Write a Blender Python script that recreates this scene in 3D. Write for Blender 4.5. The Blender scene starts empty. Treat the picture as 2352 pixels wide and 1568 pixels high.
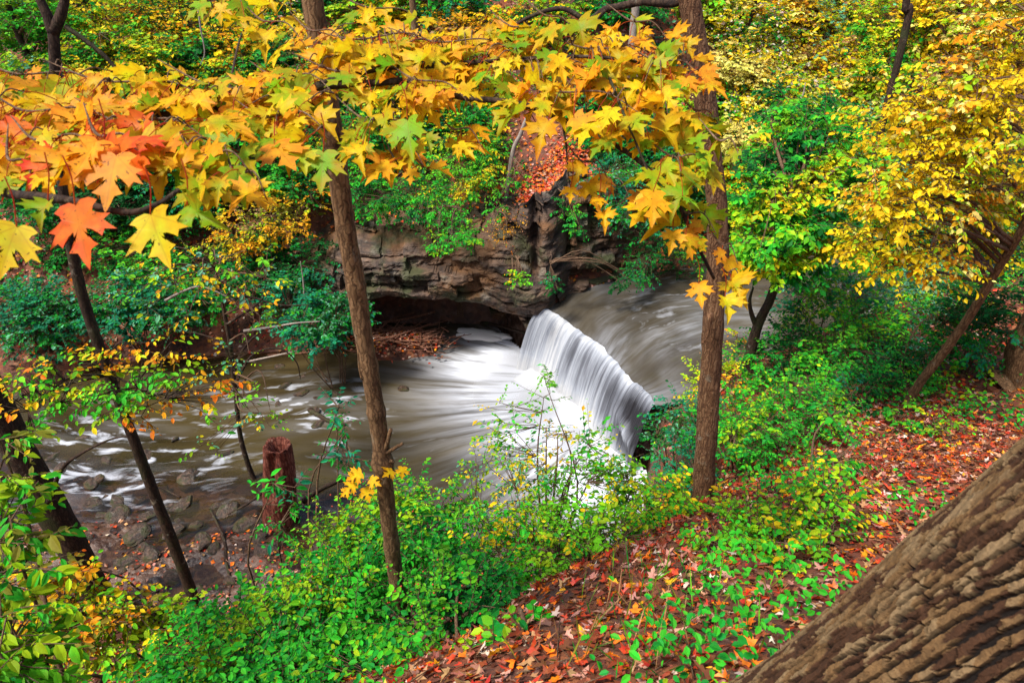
import bpy, math
import numpy as np
from mathutils import Vector

rng = np.random.default_rng(11)
SC = bpy.context.scene
COL = SC.collection

# ------------------------------------------------------------------ camera
F, CX, CY = 1568.0, 1176.0, 784.0          # focal length and centre in 2352x1568 pixels
CAM = np.array([0.0, 0.0, 8.0])
PIT = math.radians(31.0)
FW = np.array([0, math.cos(PIT), -math.sin(PIT)])
UP = np.array([0, math.sin(PIT), math.cos(PIT)])
RT = np.array([1.0, 0, 0])


def ray(px, py):
    return FW + RT * ((px - CX) / F) + UP * ((CY - py) / F)


def at(px, py, t):
    return CAM + ray(px, py) * t


def aty(px, py, Y):
    r = ray(px, py)
    return CAM + r * (Y / r[1])


def atz(px, py, z):
    r = ray(px, py)
    return CAM + r * ((z - CAM[2]) / r[2])


cam = bpy.data.cameras.new("camera")
cam.lens = 24.0
cam.sensor_width = 36.0
cam.clip_start = 0.05
cam.clip_end = 3000
cam.dof.use_dof = True
cam.dof.focus_distance = 9.0
cam.dof.aperture_fstop = 7.0
camo = bpy.data.objects.new("camera", cam)
COL.objects.link(camo)
camo.location = CAM
camo.rotation_euler = (math.radians(90) - PIT, 0, 0)
SC.camera = camo

# ------------------------------------------------------------------ noise


def _hash(ix, iy, seed):
    h = (ix.astype(np.int64) * 374761393 + iy.astype(np.int64) * 668265263 + seed * 1442695041) & 0xFFFFFFFF
    h = ((h ^ (h >> 13)) * 1274126177) & 0xFFFFFFFF
    h = ((h ^ (h >> 16)) * 2246822519) & 0xFFFFFFFF
    return ((h ^ (h >> 15)) & 0xFFFFFF) / float(0xFFFFFF)


def vnoise(x, y, seed=0):
    x = np.asarray(x, float); y = np.asarray(y, float)
    ix = np.floor(x); iy = np.floor(y)
    fx = x - ix; fy = y - iy
    fx = fx * fx * (3 - 2 * fx); fy = fy * fy * (3 - 2 * fy)
    a = _hash(ix, iy, seed); b = _hash(ix + 1, iy, seed)
    c = _hash(ix, iy + 1, seed); d = _hash(ix + 1, iy + 1, seed)
    return (a * (1 - fx) + b * fx) * (1 - fy) + (c * (1 - fx) + d * fx) * fy


def fbm(x, y, o=4, seed=0):
    s = 0; a = 0.5; tot = 0
    for k in range(o):
        s = s + a * vnoise(x, y, seed + k * 17); tot += a
        x = x * 2.03 + 3.1; y = y * 2.03 + 1.7; a *= 0.5
    return s / tot


def noise3(p, scale, seed=0):
    q = p / scale
    return (vnoise(q[:, 0] + 7.3 * np.sin(q[:, 2] * .3), q[:, 1] + q[:, 2], seed) * .5
            + vnoise(q[:, 2] * 1.1 + 5, q[:, 0] - q[:, 1] * .7, seed + 5) * .5)


def sstep(a, b, x):
    t = np.clip((x - a) / (b - a), 0, 1)
    return t * t * (3 - 2 * t)


# ------------------------------------------------------------------ terrain height


class TPS:
    def __init__(self, pts):
        p = np.array(pts, float); self.p = p[:, :2]; n = len(p)
        K = self.k(self.p, self.p) + np.eye(n) * 0.02
        P = np.hstack([np.ones((n, 1)), self.p])
        A = np.zeros((n + 3, n + 3)); A[:n, :n] = K; A[:n, n:] = P; A[n:, :n] = P.T
        self.w = np.linalg.solve(A, np.concatenate([p[:, 2], np.zeros(3)]))

    @staticmethod
    def k(a, b):
        d = np.sqrt(((a[:, None, :] - b[None, :, :]) ** 2).sum(-1)) + 1e-9
        return d * d * np.log(d)

    def __call__(self, x, y):
        x = np.asarray(x, float); y = np.asarray(y, float)
        sh = x.shape
        q = np.stack([np.clip(x.ravel(), -20, 26), np.clip(y.ravel(), -8, 40)], 1)
        out = np.empty(len(q)); n = len(self.p)
        for i in range(0, len(q), 20000):
            c = q[i:i + 20000]
            out[i:i + 20000] = self.k(c, self.p) @ self.w[:n] + self.w[n] + c @ self.w[n + 1:]
        return out.reshape(sh)


NEARP = [(0, 0, 6.4), (0, 1.64, 5.5), (0, 3, 4.2), (0, 4.4, 2.0), (0, 5.4, .3), (1.6, 4.4, 3.65), (1.5, 5.8, 1.8),
         (2.0, 7, 1.0), (2.5, 8.2, 1.6), (3, 7.6, 2.35), (3.4, 5.6, 3.2), (5.2, 6.4, 3.15), (6.6, 7.2, 2.95), (4.4, 9.6, 1.9),
         (6, 10.5, 1.9), (8, 10, 2.8), (12, 10, 4), (12, 12.8, 2.3), (18, 12, 5.5), (10, 4, 5.0), (3, 0, 6.6), (2.5, 2.2, 5.0),
         (6, 2, 5.2), (-5, 4.4, 1.0), (-5, 5.5, .2), (-7.5, 6.1, .22), (-7.5, 4.3, 1.4), (-5, 2, 3.8), (-5, 0, 6),
         (-12, 6.5, .5), (-12, 3, 3.5), (-2.5, 5.6, .3), (-2.5, 4.4, 1.4), (-2.5, 2, 4.5), (-.85, 3.2, 2.95), (0, -5, 8), (-10, -4, 8.5),
         (10, -4, 8.5), (-18, 5, 2), (22, 15, 4), (26, 17, 3.5), (20, -6, 9), (-20, -6, 9)]
FARP = [(-8.7, 12.5, .3), (-10, 11.3, .25), (-16, 10, .4), (-5.8, 13.0, .3), (-8, 14.5, 1.5), (-8, 18, 4.4), (-8, 24, 9),
        (-16, 13, 1.7), (-16, 18, 5), (-4.5, 14, 1.2), (-4.5, 15.6, 3), (-1, 14.8, 2.7), (-1, 15.6, 3.4), (-2.5, 15.2, 2.9), (1.5, 14.2, 2.9),
        (1.5, 15.2, 3.6), (1.3, 13.0, 1.62), (1.3, 13.4, 1.72), (.7, 12.5, 1.55), (.8, 12.8, 1.7), (2.5, 13.8, 1.62), (2.5, 14.2, 1.75), (3.7, 14.3, 1.65), (4, 16, 2.8), (-1, 19, 6.5), (2, 19, 6.5),
        (5.5, 14.7, 1.65), (5.5, 18, 4.7), (8.5, 15.7, 1.8), (8, 19.5, 5.0), (14, 18.4, 2.3), (14, 23, 6.5), (0, 28, 13),
        (-14, 30, 14), (12, 34, 12), (24, 34, 9), (26, 24.5, 4), (-20, 20, 6), (0, 40, 19), (-18, 40, 19), (24, 40, 14)]
TN, TF = TPS(NEARP), TPS(FARP)
NX = [-40, -16, -10, -7.5, -4.5, -2, 0, 1.2, 2.0, 2.35, 2.9, 4.6, 5.8, 9, 14, 30, 60]
NY = [9, 7.4, 6.8, 6.35, 5.6, 5.6, 5.6, 6.2, 7.6, 9.0, 9.4, 10.7, 11.4, 12.6, 14.8, 20.5, 28]
FX = [-40, -16, -10, -8.7, -5.8, -4.0, -3.2, 0.1, 0.45, 0.75, 1.2, 3.1, 6, 10, 16, 30, 60]
FY = [8.6, 9.5, 10.9, 12.2, 12.6, 12.9, 14.2, 14.2, 12.4, 12.2, 12.75, 13.75, 14.3, 15.6, 18.2, 25, 34]
WL, WU = 0.0, 1.4
CREST_PX = [(1243, 708), (1275, 722), (1310, 745), (1345, 770), (1380, 800), (1410, 826), (1440, 855), (1470, 884), (1492, 905), (1505, 930)]
CREST = np.array([atz(a, b, WU) for a, b in CREST_PX])


def near(x): return np.interp(x, NX, NY)
def far(x): return np.interp(x, FX, FY)


def upstream(x, y):
    a, b = CREST[0], CREST[-1]
    d = b - a; L = math.hypot(d[0], d[1])
    return ((x - a[0]) * (-d[1]) + (y - a[1]) * d[0]) / L     # >0 : upstream of the lip


def hgt(x, y):
    x = np.asarray(x, float); y = np.asarray(y, float)
    n, f = near(x), far(x)
    dn = y - n
    sh = sstep(4.6, 1.2, dn) * sstep(-1.2, -2.6, x)
    bed = -.42 + .43 * sh + .055 * sstep(2.6, .9, dn) * sstep(-1.2, -2.6, x) + .16 * (fbm(x * .9, y * .9, 3, 3) - .5) + .40 * sh * (fbm(x * 1.5, y * 1.5, 4, 31) - .5)
    up = sstep(.08, .2, upstream(x, y))
    bed = bed + (1.62) * up
    zn = TN(x, y) + .22 * (fbm(x * .8, y * .8, 4, 9) - .5) + .05 * (fbm(x * 4, y * 4, 2, 19) - .5)
    zf = TF(x, y) + .5 * (fbm(x * .6, y * .6, 4, 12) - .5) * sstep(14, 16, y)
    wn = sstep(.25, -.5, dn)
    wf = sstep(-.2, .45, y - f)
    h = bed * (1 - wn) + zn * wn
    h = h * (1 - wf) + zf * wf
    return h


def hh(x, y):
    return float(hgt(np.array([x]), np.array([y]))[0])


def hit(px, py, t0=1.0, t1=60):
    ts = np.linspace(t0, t1, 3000); r = ray(px, py)
    P = CAM + ts[:, None] * r
    b = np.nonzero(P[:, 2] <= hgt(P[:, 0], P[:, 1]))[0]
    return P[b[0]] if len(b) else P[-1]


# ------------------------------------------------------------------ mesh helpers


def mesh(name, V, faces, mat, parent=None, base=None, col=None, uv=None, attrs=None, smooth=True):
    """faces: list of (M,k) arrays. One mesh object, vertices stored relative to base."""
    V = np.asarray(V, np.float32)
    if base is None:
        base = np.zeros(3) if parent is None else np.array(parent['_b'])
    me = bpy.data.meshes.new(name)
    if not isinstance(faces, (list, tuple)):
        faces = [faces]
    faces = [np.asarray(f, np.int32) for f in faces if len(f)]
    loops = np.concatenate([f.ravel() for f in faces])
    tot = np.concatenate([np.full(len(f), f.shape[1], np.int32) for f in faces])
    st = np.concatenate([[0], np.cumsum(tot)[:-1]]).astype(np.int32)
    me.vertices.add(len(V)); me.loops.add(len(loops)); me.polygons.add(len(tot))
    me.vertices.foreach_set("co", (V - np.asarray(base, np.float32)).ravel())
    me.loops.foreach_set("vertex_index", loops)
    me.polygons.foreach_set("loop_start", st)
    me.polygons.foreach_set("loop_total", tot)
    me.polygons.foreach_set("use_smooth", np.full(len(tot), smooth))
    if col is not None:
        a = me.attributes.new("col", 'FLOAT_COLOR', 'POINT')
        c = np.ones((len(V), 4), np.float32); c[:, :3] = col
        a.data.foreach_set("color", c.ravel())
    for k, v in (attrs or {}).items():
        a = me.attributes.new(k, 'FLOAT', 'POINT')
        a.data.foreach_set("value", np.asarray(v, np.float32))
    if uv is not None:
        u = me.uv_layers.new(name="UVMap")
        u.data.foreach_set("uv", np.asarray(uv, np.float32)[loops].ravel())
    me.update(); me.validate()
    me.materials.append(mat)
    o = bpy.data.objects.new(name, me)
    COL.objects.link(o)
    if parent is not None:
        o.parent = parent
    else:
        o.location = base
    return o


def tag(o, label=None, cat=None, group=None, kind=None):
    if label: o['label'] = label
    if cat: o['category'] = cat
    if group: o['group'] = group
    if kind: o['kind'] = kind
    return o


def thing(name, label, cat, base, group=None):
    o = bpy.data.objects.new(name, None)
    COL.objects.link(o)
    o.empty_display_size = .2
    o.location = base
    o['_b'] = [float(v) for v in base]
    return tag(o, label, cat, group)


def spline(P, m):
    P = np.asarray(P, float)
    if len(P) == 2:
        return P[0] + (P[1] - P[0]) * np.linspace(0, 1, m)[:, None]
    Q = np.vstack([2 * P[0] - P[1], P, 2 * P[-1] - P[-2]])
    u = np.linspace(0, len(P) - 1 - 1e-6, m); i = u.astype(int); f = (u - i)[:, None]
    a, b, c, d = Q[i], Q[i + 1], Q[i + 2], Q[i + 3]
    return .5 * (2 * b + (c - a) * f + (2 * a - 5 * b + 4 * c - d) * f ** 2 + (3 * b - a - 3 * c + d) * f ** 3)


class MB:
    def __init__(self):
        self.V = []; self.Q = []; self.T = []; self.n = 0; self.C = []

    def add(self, V, Q=None, T=None, col=None):
        self.V.append(V)
        if Q is not None and len(Q): self.Q.append(np.asarray(Q) + self.n)
        if T is not None and len(T): self.T.append(np.asarray(T) + self.n)
        if col is not None:
            self.C.append(np.broadcast_to(np.asarray(col, float), (len(V), 3)))
        self.n += len(V)

    def tube(self, path, rad, k=8, rough=0.0, seed=0, cap=True):
        path = np.asarray(path, float); n = len(path)
        rad = np.broadcast_to(np.asarray(rad, float), (n,))
        T = np.gradient(path, axis=0); T /= np.linalg.norm(T, axis=1)[:, None] + 1e-9
        ref = np.array([1.0, 0, 0]) if abs(T[0][0]) < .8 else np.array([0, 1.0, 0])
        A = np.empty((n, 3)); a = ref
        for i in range(n):
            a = a - T[i] * (a @ T[i]); a = a / (np.linalg.norm(a) + 1e-9); A[i] = a
        B = np.cross(T, A)
        th = np.linspace(0, 2 * math.pi, k, endpoint=False)
        r = rad[:, None] * np.ones((1, k))
        if rough:
            ln = np.concatenate([[0], np.cumsum(np.linalg.norm(np.diff(path, axis=0), axis=1))])
            R0 = rad.mean()
            uu = np.cos(th)[None, :] * R0; vv = np.sin(th)[None, :] * R0
            z = ln[:, None]
            nz = fbm((uu + vv * .4) * 1.2 / R0 + 0 * z, (vv - uu * .3) * 1.2 / R0 + z * .5 / R0, 3, seed) - .5
            nf = fbm((uu + 3) * 3.5 / R0 + z * .1 / R0, vv * 3.5 / R0 + z * .6 / R0, 3, seed + 3) - .5
            r = r * (1 + rough * (nz * 1.2 + nf * .9))
        V = path[:, None, :] + r[:, :, None] * (np.cos(th)[None, :, None] * A[:, None, :] + np.sin(th)[None, :, None] * B[:, None, :])
        V = V.reshape(-1, 3)
        i = np.arange(n - 1)[:, None] * k; j = np.arange(k)[None, :]; j2 = (j + 1) % k
        Q = np.stack([i + j, i + j2, i + k + j2, i + k + j], -1).reshape(-1, 4)
        T3 = None
        if cap:
            V = np.vstack([V, path[0], path[-1]])
            c0, c1 = n * k, n * k + 1
            jj = np.arange(k); j2 = (jj + 1) % k
            T3 = np.vstack([np.stack([np.full(k, c0), j2, jj], 1),
                            np.stack([np.full(k, c1), (n - 1) * k + jj, (n - 1) * k + j2], 1)])
        self.add(V, Q, T3)

    def prisms(self, A, B, ra, rb):
        """many thin 3-sided twigs at once"""
        n = len(A)
        d = B - A; d = d / (np.linalg.norm(d, axis=1)[:, None] + 1e-9)
        ref = np.where(np.abs(d[:, 2:3]) < .8, np.array([[0, 0, 1.0]]), np.array([[1.0, 0, 0]]))
        u = np.cross(d, ref); u /= np.linalg.norm(u, axis=1)[:, None] + 1e-9
        w = np.cross(d, u)
        V = []
        for P, r in ((A, ra), (B, rb)):
            for k in range(3):
                a = k * 2 * math.pi / 3
                V.append(P + (u * math.cos(a) + w * math.sin(a)) * np.reshape(r, (-1, 1)))
        V = np.stack(V, 1).reshape(-1, 3)
        o = np.arange(n)[:, None] * 6
        Q = np.concatenate([o + np.array([[k, (k + 1) % 3, 3 + (k + 1) % 3, 3 + k]]) for k in range(3)])
        self.add(V, Q)

    def build(self, name, mat, parent=None, base=None, smooth=True):
        fs = []
        if self.Q: fs.append(np.vstack(self.Q))
        if self.T: fs.append(np.vstack(self.T))
        return mesh(name, np.vstack(self.V), fs, mat, parent, base, smooth=smooth,
                    col=np.vstack(self.C) if self.C else None)


# ------------------------------------------------------------------ materials


def new_mat(name):
    m = bpy.data.materials.new(name); m.use_nodes = True
    nt = m.node_tree; nt.nodes.clear()
    return m, nt


def nd(nt, typ, _p=None, **ins):
    n = nt.nodes.new('ShaderNode' + typ)
    for k, v in (_p or {}).items(): setattr(n, k, v)
    for k, v in ins.items():
        key = int(k[1:]) if k[0] == 'i' and k[1:].isdigit() else k.replace('_', ' ')
        s = n.inputs[key]
        if isinstance(v, bpy.types.NodeSocket): nt.links.new(v, s)
        else: s.default_value = v
    return n


def c4(c): return (c[0], c[1], c[2], 1.0)


def ramp(nt, fac, stops, interp='LINEAR'):
    n = nt.nodes.new('ShaderNodeValToRGB'); n.color_ramp.interpolation = interp
    el = n.color_ramp.elements
    while len(el) < len(stops): el.new(.5)
    for e, (p, c) in zip(el, stops):
        e.position = p; e.color = c4(c) if hasattr(c, '__len__') else (c, c, c, 1)
    nt.links.new(fac, n.inputs[0])
    return n.outputs[0]


def mixc(nt, f, a, b, mode='MIX'):
    n = nt.nodes.new('ShaderNodeMix'); n.data_type = 'RGBA'; n.blend_type = mode
    for s, v in ((n.inputs[0], f), (n.inputs[6], a), (n.inputs[7], b)):
        if isinstance(v, bpy.types.NodeSocket): nt.links.new(v, s)
        else: s.default_value = v if not hasattr(v, '__len__') or len(v) == 4 else c4(v)
    return n.outputs[2]


def mth(nt, op, a, b=0.0, clamp=False):
    n = nt.nodes.new('ShaderNodeMath'); n.operation = op; n.use_clamp = clamp
    for s, v in ((n.inputs[0], a), (n.inputs[1], b)):
        if isinstance(v, bpy.types.NodeSocket): nt.links.new(v, s)
        else: s.default_value = v
    return n.outputs[0]


def out(nt, sh):
    o = nt.nodes.new('ShaderNodeOutputMaterial'); nt.links.new(sh, o.inputs[0])


def scaled(nt, coord, s):
    return nd(nt, 'Mapping', Vector=coord, Scale=s).outputs[0]


def leaf_material(name, trans=.38, rough=.55, spec=.14, veins=False):
    m, nt = new_mat(name)
    a = nd(nt, 'Attribute', {'attribute_name': 'col'}).outputs['Color']
    tc = nd(nt, 'TexCoord').outputs['Object']
    n = nd(nt, 'TexNoise', Vector=tc, Scale=38.0, Detail=2.0).outputs[0]
    hv = nd(nt, 'HueSaturation', Hue=mth(nt, 'ADD', mth(nt, 'MULTIPLY', n, .05), .475),
            Saturation=1.0, Value=mth(nt, 'ADD', mth(nt, 'MULTIPLY', n, .4), .8), Fac=1.0, Color=a).outputs[0]
    if veins:                                                # ribs fan out from the stalk, spots of rot dot the blade
        sx = nd(nt, 'SeparateXYZ', Vector=nd(nt, 'TexCoord').outputs['UV'])
        ax_ = mth(nt, 'ABSOLUTE', sx.outputs[0]); yy = sx.outputs[1]
        d2 = mth(nt, 'ABSOLUTE', mth(nt, 'SUBTRACT', mth(nt, 'MULTIPLY', ax_, .657), mth(nt, 'MULTIPLY', yy, .754)))
        d3 = mth(nt, 'ABSOLUTE', mth(nt, 'SUBTRACT', mth(nt, 'MULTIPLY', ax_, .075), mth(nt, 'MULTIPLY', yy, .997)))
        dm = mth(nt, 'MINIMUM', mth(nt, 'MINIMUM', ax_, d2), d3)
        vm = nd(nt, 'MapRange', Value=dm, i1=.022, i2=.006, i3=0.0, i4=.4).outputs[0]
        hv = mixc(nt, vm, hv, mixc(nt, .6, hv, (.30, .10, .01)))
        n5 = nd(nt, 'TexNoise', Vector=tc, Scale=16.0, Detail=3.0).outputs[0]
        hv = mixc(nt, ramp(nt, n5, [(.45, 0.0), (.68, .45)]), hv, (.70, .20, .008))
        n6 = nd(nt, 'TexNoise', Vector=tc, Scale=110.0, Detail=1.0).outputs[0]
        hv = mixc(nt, ramp(nt, n6, [(.68, 0.0), (.72, .7)]), hv, (.14, .04, .01))
    p = nd(nt, 'BsdfPrincipled', Base_Color=hv, Roughness=rough)
    p.inputs['Specular IOR Level'].default_value = spec
    t = nd(nt, 'BsdfTranslucent', Color=mixc(nt, .25, hv, (.9, .8, .05), 'MIX'))
    nt.links.new(hv, t.inputs[0])
    mx = nd(nt, 'MixShader', i0=trans, i1=p.outputs[0], i2=t.outputs[0])
    out(nt, mx.outputs[0])
    return m


def bark_material(name, dark, mid, light, sc=14, stretch=.22, bump=.6, moss=None):
    m, nt = new_mat(name)
    tc = nd(nt, 'TexCoord').outputs['Object']
    v = scaled(nt, tc, (1, 1, stretch))
    jit = nd(nt, 'TexNoise', Vector=tc, Scale=22.0, Detail=3.0).outputs['Color']
    v = mixc(nt, .035, v, jit)
    n1 = nd(nt, 'TexNoise', Vector=v, Scale=sc * 2.2, Detail=8.0, Roughness=.7).outputs[0]
    vo = nd(nt, 'TexVoronoi', {'feature': 'DISTANCE_TO_EDGE'}, Vector=v, Scale=sc * 2.4).outputs[0]
    ed = mth(nt, 'MULTIPLY', vo, 5.0, True)
    big = nd(nt, 'TexNoise', Vector=tc, Scale=2.6, Detail=6.0, Roughness=.65).outputs[0]
    f = mth(nt, 'ADD', mth(nt, 'ADD', mth(nt, 'MULTIPLY', n1, .55), mth(nt, 'MULTIPLY', ed, .18)), mth(nt, 'MULTIPLY', big, .30))
    c = ramp(nt, f, [(.34, dark), (.52, mid), (.74, light)])
    li = nd(nt, 'TexNoise', Vector=tc, Scale=7.0, Detail=7.0, Roughness=.7).outputs[0]
    c = mixc(nt, ramp(nt, li, [(.60, 0.0), (.68, .45)]), c, (.30, .27, .20))
    if moss:
        n2 = nd(nt, 'TexNoise', Vector=tc, Scale=3.0, Detail=5.0).outputs[0]
        c = mixc(nt, ramp(nt, n2, [(.52, 0.0), (.66, .7)]), c, moss)
    b = nd(nt, 'Bump', Strength=bump, Distance=.02, Height=f)
    p = nd(nt, 'BsdfPrincipled', Base_Color=c, Roughness=.85, Normal=b.outputs[0])
    p.inputs['Specular IOR Level'].default_value = .25
    out(nt, p.outputs[0])
    return m


M = {}
M['leaf'] = leaf_material('leaf_blade')
M['maple'] = leaf_material('maple_leaf_blade', .52, .5, .2, True)
M['litter'] = leaf_material('dry_leaf', .12, .5, .4)
M['bark'] = bark_material('brown_bark', (.035, .018, .009), (.13, .07, .032), (.27, .16, .08), 16, .2)
M['bark_red'] = bark_material('furrowed_brown_bark', (.03, .014, .008), (.13, .06, .028), (.26, .15, .08), 20, .12, 1.0)
M['bark_dark'] = bark_material('dark_wet_bark', (.008, .005, .004), (.03, .016, .010), (.075, .045, .028), 14, .3, .5, (.03, .04, .012))
M['twig'] = bark_material('twig_bark', (.05, .025, .014), (.10, .055, .03), (.2, .13, .08), 30, .3, .2)
M['twig_grey'] = bark_material('grey_dead_wood', (.12, .09, .07), (.26, .21, .18), (.4, .35, .3), 30, .3, .2)
M['rot'] = bark_material('rotten_red_wood', (.02, .006, .004), (.13, .03, .018), (.33, .13, .085), 9, .18, 1.0)
M['drift'] = bark_material('driftwood', (.06, .02, .012), (.17, .07, .04), (.33, .17, .11), 20, .3, .4)


def flat_mat(name, col, rough=.5):
    m, nt = new_mat(name)
    p = nd(nt, 'BsdfPrincipled', Base_Color=c4(col), Roughness=rough)
    out(nt, p.outputs[0]); return m


M['petiole'] = flat_mat('red_leaf_stalk', (.45, .05, .02))
M['stalk'] = flat_mat('green_stalk', (.09, .1, .03), .6)


def ground_material():
    m, nt = new_mat('forest_soil')
    tc = nd(nt, 'TexCoord').outputs['Object']
    n1 = nd(nt, 'TexNoise', Vector=tc, Scale=1.6, Detail=8.0, Roughness=.65).outputs[0]
    n2 = nd(nt, 'TexNoise', Vector=tc, Scale=14.0, Detail=6.0, Roughness=.7).outputs[0]
    vo = nd(nt, 'TexVoronoi', Vector=tc, Scale=11.0)
    soil = ramp(nt, n2, [(.3, (.016, .008, .006)), (.5, (.06, .026, .017)), (.62, (.12, .045, .025)), (.75, (.18, .09, .05))])
    leafy = ramp(nt, vo.outputs['Color'], [(.1, (.10, .02, .009)), (.35, (.22, .05, .014)), (.6, (.13, .04, .02)), (.8, (.3, .09, .025)), (.95, (.28, .16, .10))])
    c = mixc(nt, ramp(nt, n1, [(.38, 0.0), (.55, .8)]), soil, leafy)
    bed = nd(nt, 'Attribute', {'attribute_name': 'bed'}).outputs['Fac']
    v2 = nd(nt, 'TexVoronoi', Vector=tc, Scale=7.0, Randomness=1.0)
    n3 = nd(nt, 'TexNoise', Vector=tc, Scale=5.0, Detail=5.0).outputs[0]
    peb = ramp(nt, mth(nt, 'ADD', mth(nt, 'MULTIPLY', nd(nt, 'SeparateColor', Color=v2.outputs['Color']).outputs[0], .6), mth(nt, 'MULTIPLY', n3, .5)),
               [(.2, (.012, .007, .006)), (.45, (.05, .023, .013)), (.7, (.095, .05, .03)), (.95, (.15, .10, .08))])
    c = mixc(nt, bed, c, peb)
    hgt_ = mth(nt, 'ADD', mth(nt, 'MULTIPLY', n2, .6), mth(nt, 'MULTIPLY', vo.outputs['Distance'], -.5))
    b = nd(nt, 'Bump', Strength=.8, Distance=.05, Height=hgt_)
    p = nd(nt, 'BsdfPrincipled', Base_Color=c, Roughness=mth(nt, 'SUBTRACT', .9, mth(nt, 'MULTIPLY', bed, .6)), Normal=b.outputs[0])
    out(nt, p.outputs[0])
    return m


M['ground'] = ground_material()


def rock_material(name, wet=0.0, tone=1.0):
    m, nt = new_mat(name)
    tc = nd(nt, 'TexCoord').outputs['Object']
    v = scaled(nt, tc, (1, 1, 2.6))
    n1 = nd(nt, 'TexNoise', Vector=v, Scale=2.2, Detail=9.0, Roughness=.68, Distortion=.4).outputs[0]
    n2 = nd(nt, 'TexNoise', Vector=tc, Scale=.9, Detail=5.0).outputs[0]
    n3 = nd(nt, 'TexNoise', Vector=tc, Scale=1.3, Detail=6.0, Roughness=.6).outputs['Color']
    n3 = nd(nt, 'SeparateColor', Color=n3)
    T = tone
    c = ramp(nt, n1, [(.30, (.012 * T, .009 * T, .008 * T)), (.44, (.05 * T, .034 * T, .026 * T)), (.56, (.125 * T, .088 * T, .066 * T)), (.72, (.28 * T, .21 * T, .165 * T))])
    bd = nd(nt, 'TexNoise', Vector=mixc(nt, .06, scaled(nt, tc, (.7, .7, 13)), nd(nt, 'TexNoise', Vector=tc, Scale=3.0, Detail=3.0).outputs['Color']), Scale=1.0, Detail=5.0, Roughness=.6).outputs[0]
    c = mixc(nt, ramp(nt, bd, [(.36, .85), (.46, 0.0)]), c, (.012 * T, .009 * T, .008 * T))
    c = mixc(nt, ramp(nt, n2, [(.5, 0.0), (.62, .65)]), c, (.2 * T, .1 * T, .025 * T))
    c = mixc(nt, ramp(nt, n3.outputs[0], [(.49, 0.0), (.60, .8)]), c, (.026, .042, .010))
    c = mixc(nt, ramp(nt, n3.outputs[1], [(.58, 0.0), (.68, .7)]), c, (.3 * T, .32 * T, .3 * T))
    c = mixc(nt, .8, c, mixc(nt, 1.0, c, (1.12, .86, .66), 'MULTIPLY'))
    b = nd(nt, 'Bump', Strength=.9, Distance=.06, Height=mth(nt, 'ADD', n1, mth(nt, 'MULTIPLY', bd, .8)))
    p = nd(nt, 'BsdfPrincipled', Base_Color=c, Roughness=.85 - .5 * wet, Normal=b.outputs[0])
    out(nt, p.outputs[0])
    return m


M['cliff'] = rock_material('layered_limestone', .25, .68)
M['rock'] = rock_material('wet_river_stone', .7, .55)


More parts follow.
